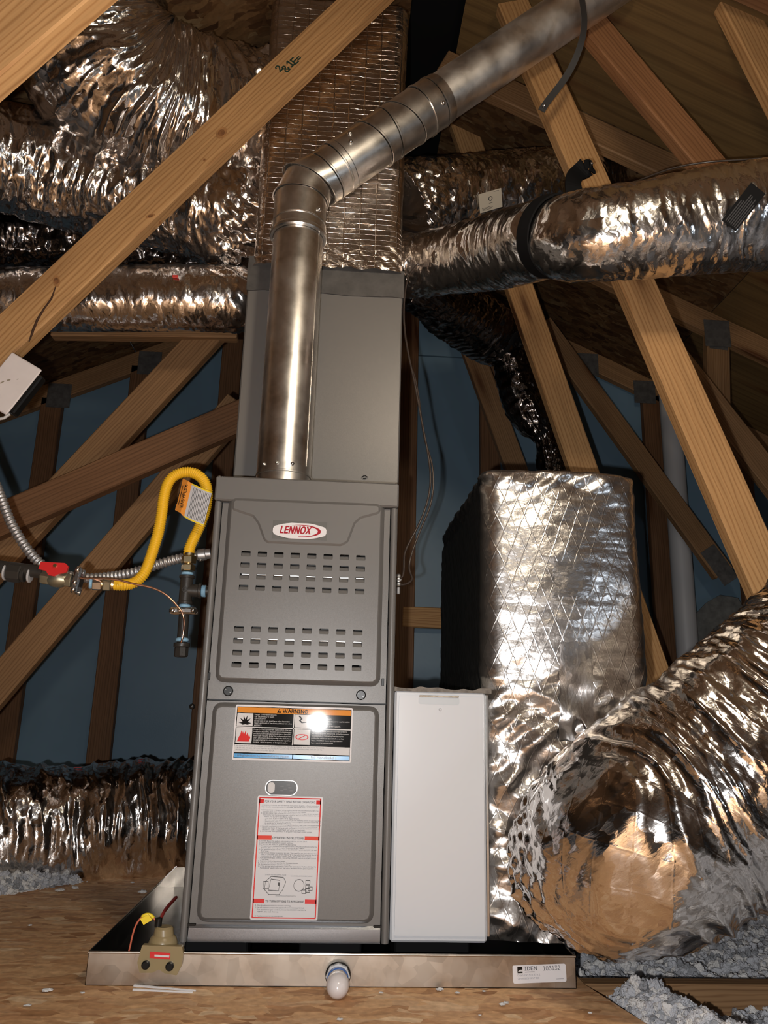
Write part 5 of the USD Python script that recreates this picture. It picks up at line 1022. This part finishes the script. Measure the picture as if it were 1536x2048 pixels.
for u, v in ((292, 1929), (340, 1932)):
    p = F(u, v); part(fs, 'screw', lathe([(0, .006), (.005, .006), (.0068, .0045), (.0068, 0), (0, 0)], p, (0, -1, 0), 20), BLACK, 30, label='black plastic screw')
w1 = np.array([F(314, 1857, PY0+.018), F(313, 1846, PY0+.02), F(307, 1836, PY0+.022), F(296, 1829, PY0+.02), F(284, 1834, PY0+.02), F(272, 1850, PY0+.02), F(264, 1875, PY0+.02), F(257, 1905, PY0+.02)])
part(fs, 'wire', sweep(spline(w1, 50), .0016, 8), plain('orange_red_wire', (.55, .13, .07), .4), True, label='orange-red wire bending down into the pan')
w2 = np.array([F(316, 1858, PY0+.018), F(320, 1842, PY0+.05), F(328, 1824, PY0+.12), F(340, 1808, PY0+.20), F(352, 1795, PY0+.28)]); part(fs, 'wire', sweep(spline(w2, 40), np.linspace(.0030, .0034, 40), 8), WIRE_RED, True, label='red wire going back along the furnace')
tq = [F(*q, PY0+.014) for q in ((281, 1839), (301, 1830), (312, 1838), (310, 1843), (304, 1839), (287, 1850))]
tp_ = np.array([F(*q, PY0+.012) for q in ((280, 1838), (297, 1829), (304, 1840), (287, 1850))]); part(fs, 'wire_flag', trimesh.convex.convex_hull(np.vstack([tp_, tp_+[0, .001, 0]])), P_YEL, False, label='yellow flag tag')
part(fs, 'flag_wrap', sweep(spline(w1[2:5], 12), .0030, 8), P_YEL, True)
# plug on the pan front
pc = atY(676, 1949, PY0-.003); pe = atY(675, 1985, PY0-.075); pdir = unit(pe-pc)
pg = thing('drain_plug', 'white domed plug with a blue band sticking out of the pan front', 'plug', loc=pc)
part(pg, 'gasket', cyl(pc+pdir*.001, pdir, .0215, .004, 32, .001), BLACK, 30); part(pg, 'nut', lathe([(.0205, .004), (.0205, .012), (.0185, .014), (0, .014)], pc, pdir, 8), WHITE, 25)
part(pg, 'blue_band', cyl(pc+pdir*.014, pdir, .0178, .009, 32, .001), BLUE_RING, 30); part(pg, 'grey_collar', cyl(pc+pdir*.023, pdir, .0168, .010, 32, .001), COLLAR, 30)
part(pg, 'dome', lathe([(.0168, .032), (.0184, .036), (.0188, .044), (.0180, .052), (.0150, .060), (.010, .0655), (.004, .068), (0, .0684)], pc, pdir, 40), BULB, True)
# shims under the pan, scraps on the floor
for (a, b), lb in ((((268, 1969), (392, 1979)), 'upper white shim strip under the pan front'), (((266, 1977), (386, 1982)), 'lower white shim strip under the pan front')):
    p0, p1 = atZ(*a, .003), atZ(*b, .003); d = unit(p1-p0); n_ = np.cross([0, 0, 1], d)
    solo('shim_strip', (lambda m: m)(trimesh.convex.convex_hull(np.array([p0+n_*s*.002+np.array([0, 0, z]) for s in (-1, 1) for z in (-.0028, .0)]+[p1+n_*s*.0012+np.array([0, 0, z]) for s in (-1, 1) for z in (-.0028, -.001)]))), P_WHITE, lb, 'shim')

# ------------------------------------------------------------ joist and loose insulation
j0, j1_ = atZ(1165, 1977, -.02), atZ(1600, 1990, -.02)
jy = (j0[1]+j1_[1])/2
jm, jm4 = board_mesh((.53, jy-.019, -.095), (2.8, jy-.019, -.095), .184, .038); pm = usdkit.mesh(stage, path_of(None, 'floor_joist'), jm, W_MID, smooth=False).GetPrim(); xf(pm, jm4); tag(pm, 'floor joist edge showing through the loose insulation at the lower right', 'beam')
def heightfield(x0, x1, y0, y1, hf, st=.008):
    xs, ys = np.arange(x0, x1+st, st), np.arange(y0, y1+st, st); X, Y = np.meshgrid(xs, ys, indexing='ij'); Z = hf(X, Y)
    nx, ny = X.shape; i, j = np.meshgrid(np.arange(nx-1), np.arange(ny-1), indexing='ij'); i, j = i.ravel(), j.ravel()
    f = np.stack([i*ny+j, (i+1)*ny+j, (i+1)*ny+j+1, i*ny+j+1], 1); f = np.vstack([f[:, [0, 1, 2]], f[:, [0, 2, 3]]]); return (np.stack([X, Y, Z], -1).reshape(-1, 3), f)
def hf_base(X, Y):
    h = -.055 + .030*(noise3(X*9, Y*9, 0, 101)-.5) + .026*(noise3(X*32, Y*32, 0, 102)-.5) + .014*(noise3(X*80, Y*80, 0, 103)-.5)
    return h
def hf_right(X, Y):
    h = hf_base(X, Y)
    front = np.clip((jy-.075-Y)/.06, 0, 1)*np.clip((Y+.5)/.2, 0, 1); spill = np.exp(-((X-.60-.15*np.clip(-Y, 0, .3))/.055)**2)*np.clip((Y+.6)/.3, 0, 1)
    d = X-np.interp(Y, [-.6, -.18, 0, .5], [.595, .560, .522, .515])
    return np.minimum(h + front*.006 + .058*spill*np.clip((.10-Y)/.1, 0, 1) + .012*np.clip((Y-.05)/.1, 0, 1), -.010+d*.9)
def hf_left(X, Y):
    d = np.maximum(np.maximum(np.minimum((-.86+(Y-.478)*.91+.02-X)*.74, Y-.478), -1.31-X), Y-1.29); return np.minimum(hf_base(X, Y)+.075, -.010+d*.7)
R_ = heightfield(.50, 2.6, -.9, 1.70, hf_right, .010); L_ = heightfield(-2.6, -.30, -1.2, 1.70, hf_left, .012)
# keep the platform clear: drop what lies under the boards
def carve(m, fn):
    v, f = m; keep = fn(v[:, 0], v[:, 1]); return v, f[keep[f].all(1)]
R_ = carve(R_, lambda x, y: x > np.interp(y, [-.6, -.18, 0, .5], [.595, .560, .522, .515]))
L_ = carve(L_, lambda x, y: ((x < -.86+(y-.478)*.91+.02) & (y < .80) & (y > .478)) | ((x < -1.31) & (y < .60)) | (y > 1.29))
def clump(seed):
    m = trimesh.creation.icosphere(3, 1.0); v = m.vertices*(1+1.1*(meshkit.fbm(m.vertices*1.5+seed*7, 2, seed)-.5)+.75*(meshkit.noise(m.vertices*4.5+seed*3, seed+9)-.5))[:, None]; v = v*[1, .7, .55]; return v, m.faces
def insulation(name, label, m, n, seed, area, szr=(.003, .0125)):
    x = thing(name, label, 'insulation', loc=(*area[:2], 0), kind='stuff'); part(x, 'bed', m, FLUFF, True)
    v, f = m; g = np.random.default_rng(seed); tri_c = v[f].mean(1); d = np.hypot(tri_c[:, 0]-C[0], tri_c[:, 1]-C[1]); w = 1/d**4; pr = proj(tri_c); ok = (pr[:, 0] > -60) & (pr[:, 0] < 1600) & (pr[:, 1] < 2120) & (pr[:, 1] > 1000); w = w*ok; w /= w.sum()
    k = g.choice(len(f), n, p=w); pos = tri_c[k]+g.normal(0, .003, (n, 3)); pos[:, 2] += .002
    s = szr[0]+(szr[1]-szr[0])*g.random(n)**2.2; q = g.normal(size=(n, 4)); q /= np.linalg.norm(q, axis=1, keepdims=True)
    I = INV[str(x.GetPath())]; pos = pos@I[:3, :3].T+I[:3, 3]
    pi = UsdGeom.PointInstancer.Define(stage, path_of(x, 'fluff')); kids = []
    for i in range(6):
        mm = usdkit.mesh(stage, f'{pi.GetPath()}/clump_{i+1:03d}', clump(i+seed), (FLUFF, FLUFF2, FLUFF3, FLUFF, FLUFF2, FLUFF)[i], smooth=True); kids.append(mm.GetPath())
    pi.CreatePrototypesRel().SetTargets(kids); pi.CreateProtoIndicesAttr(Vt.IntArray.FromNumpy(g.integers(0, 6, n).astype(np.int32)))
    pi.CreatePositionsAttr(Vt.Vec3fArray.FromNumpy(pos.astype(np.float32))); pi.CreateScalesAttr(Vt.Vec3fArray.FromNumpy(np.repeat(s[:, None], 3, 1).astype(np.float32)))
    pi.CreateOrientationsAttr(Vt.QuathArray([Gf.Quath(float(a[0]), float(a[1]), float(a[2]), float(a[3])) for a in q])); tag(pi.GetPrim(), kind='stuff')
    return x
insulation('loose_insulation', 'grey white loose fill insulation under the big return duct at the lower right', R_, 11000, 5, (.9, .0))
insulation('loose_insulation', 'pale loose fill insulation behind the floor edge at the lower left', L_, 4000, 6, (-1.0, 1.0))
# fluff crumbs on the boards
g = np.random.default_rng(12); sc_ = []
for u, v, s in [(95, 1980, .009), (55, 2010, .006), (165, 1985, .004), (762, 1985, .004), (915, 1985, .005), (880, 1978, .007), (968, 1982, .004), (1005, 2008, .006), (1012, 2005, .005), (120, 1780, .012), (150, 1775, .010), (285, 1783, .013), (60, 1850, .005), (265, 1765, .006), (680, 2038, .005), (1180, 2025, .004), (960, 2030, .003), (20, 1780, .01)]:
    p = atZ(u, v, .003); vv, ff = clump(int(u)); sc_.append((vv*s*[.8, .8, .45]+p, ff))
dbx = thing('floor_scraps', 'scattered white crumbs of insulation lying on the strand board floor', 'scraps', loc=(0, -.1, 0), kind='stuff'); part(dbx, 'crumbs', cat(*sc_), FLUFF2, True)
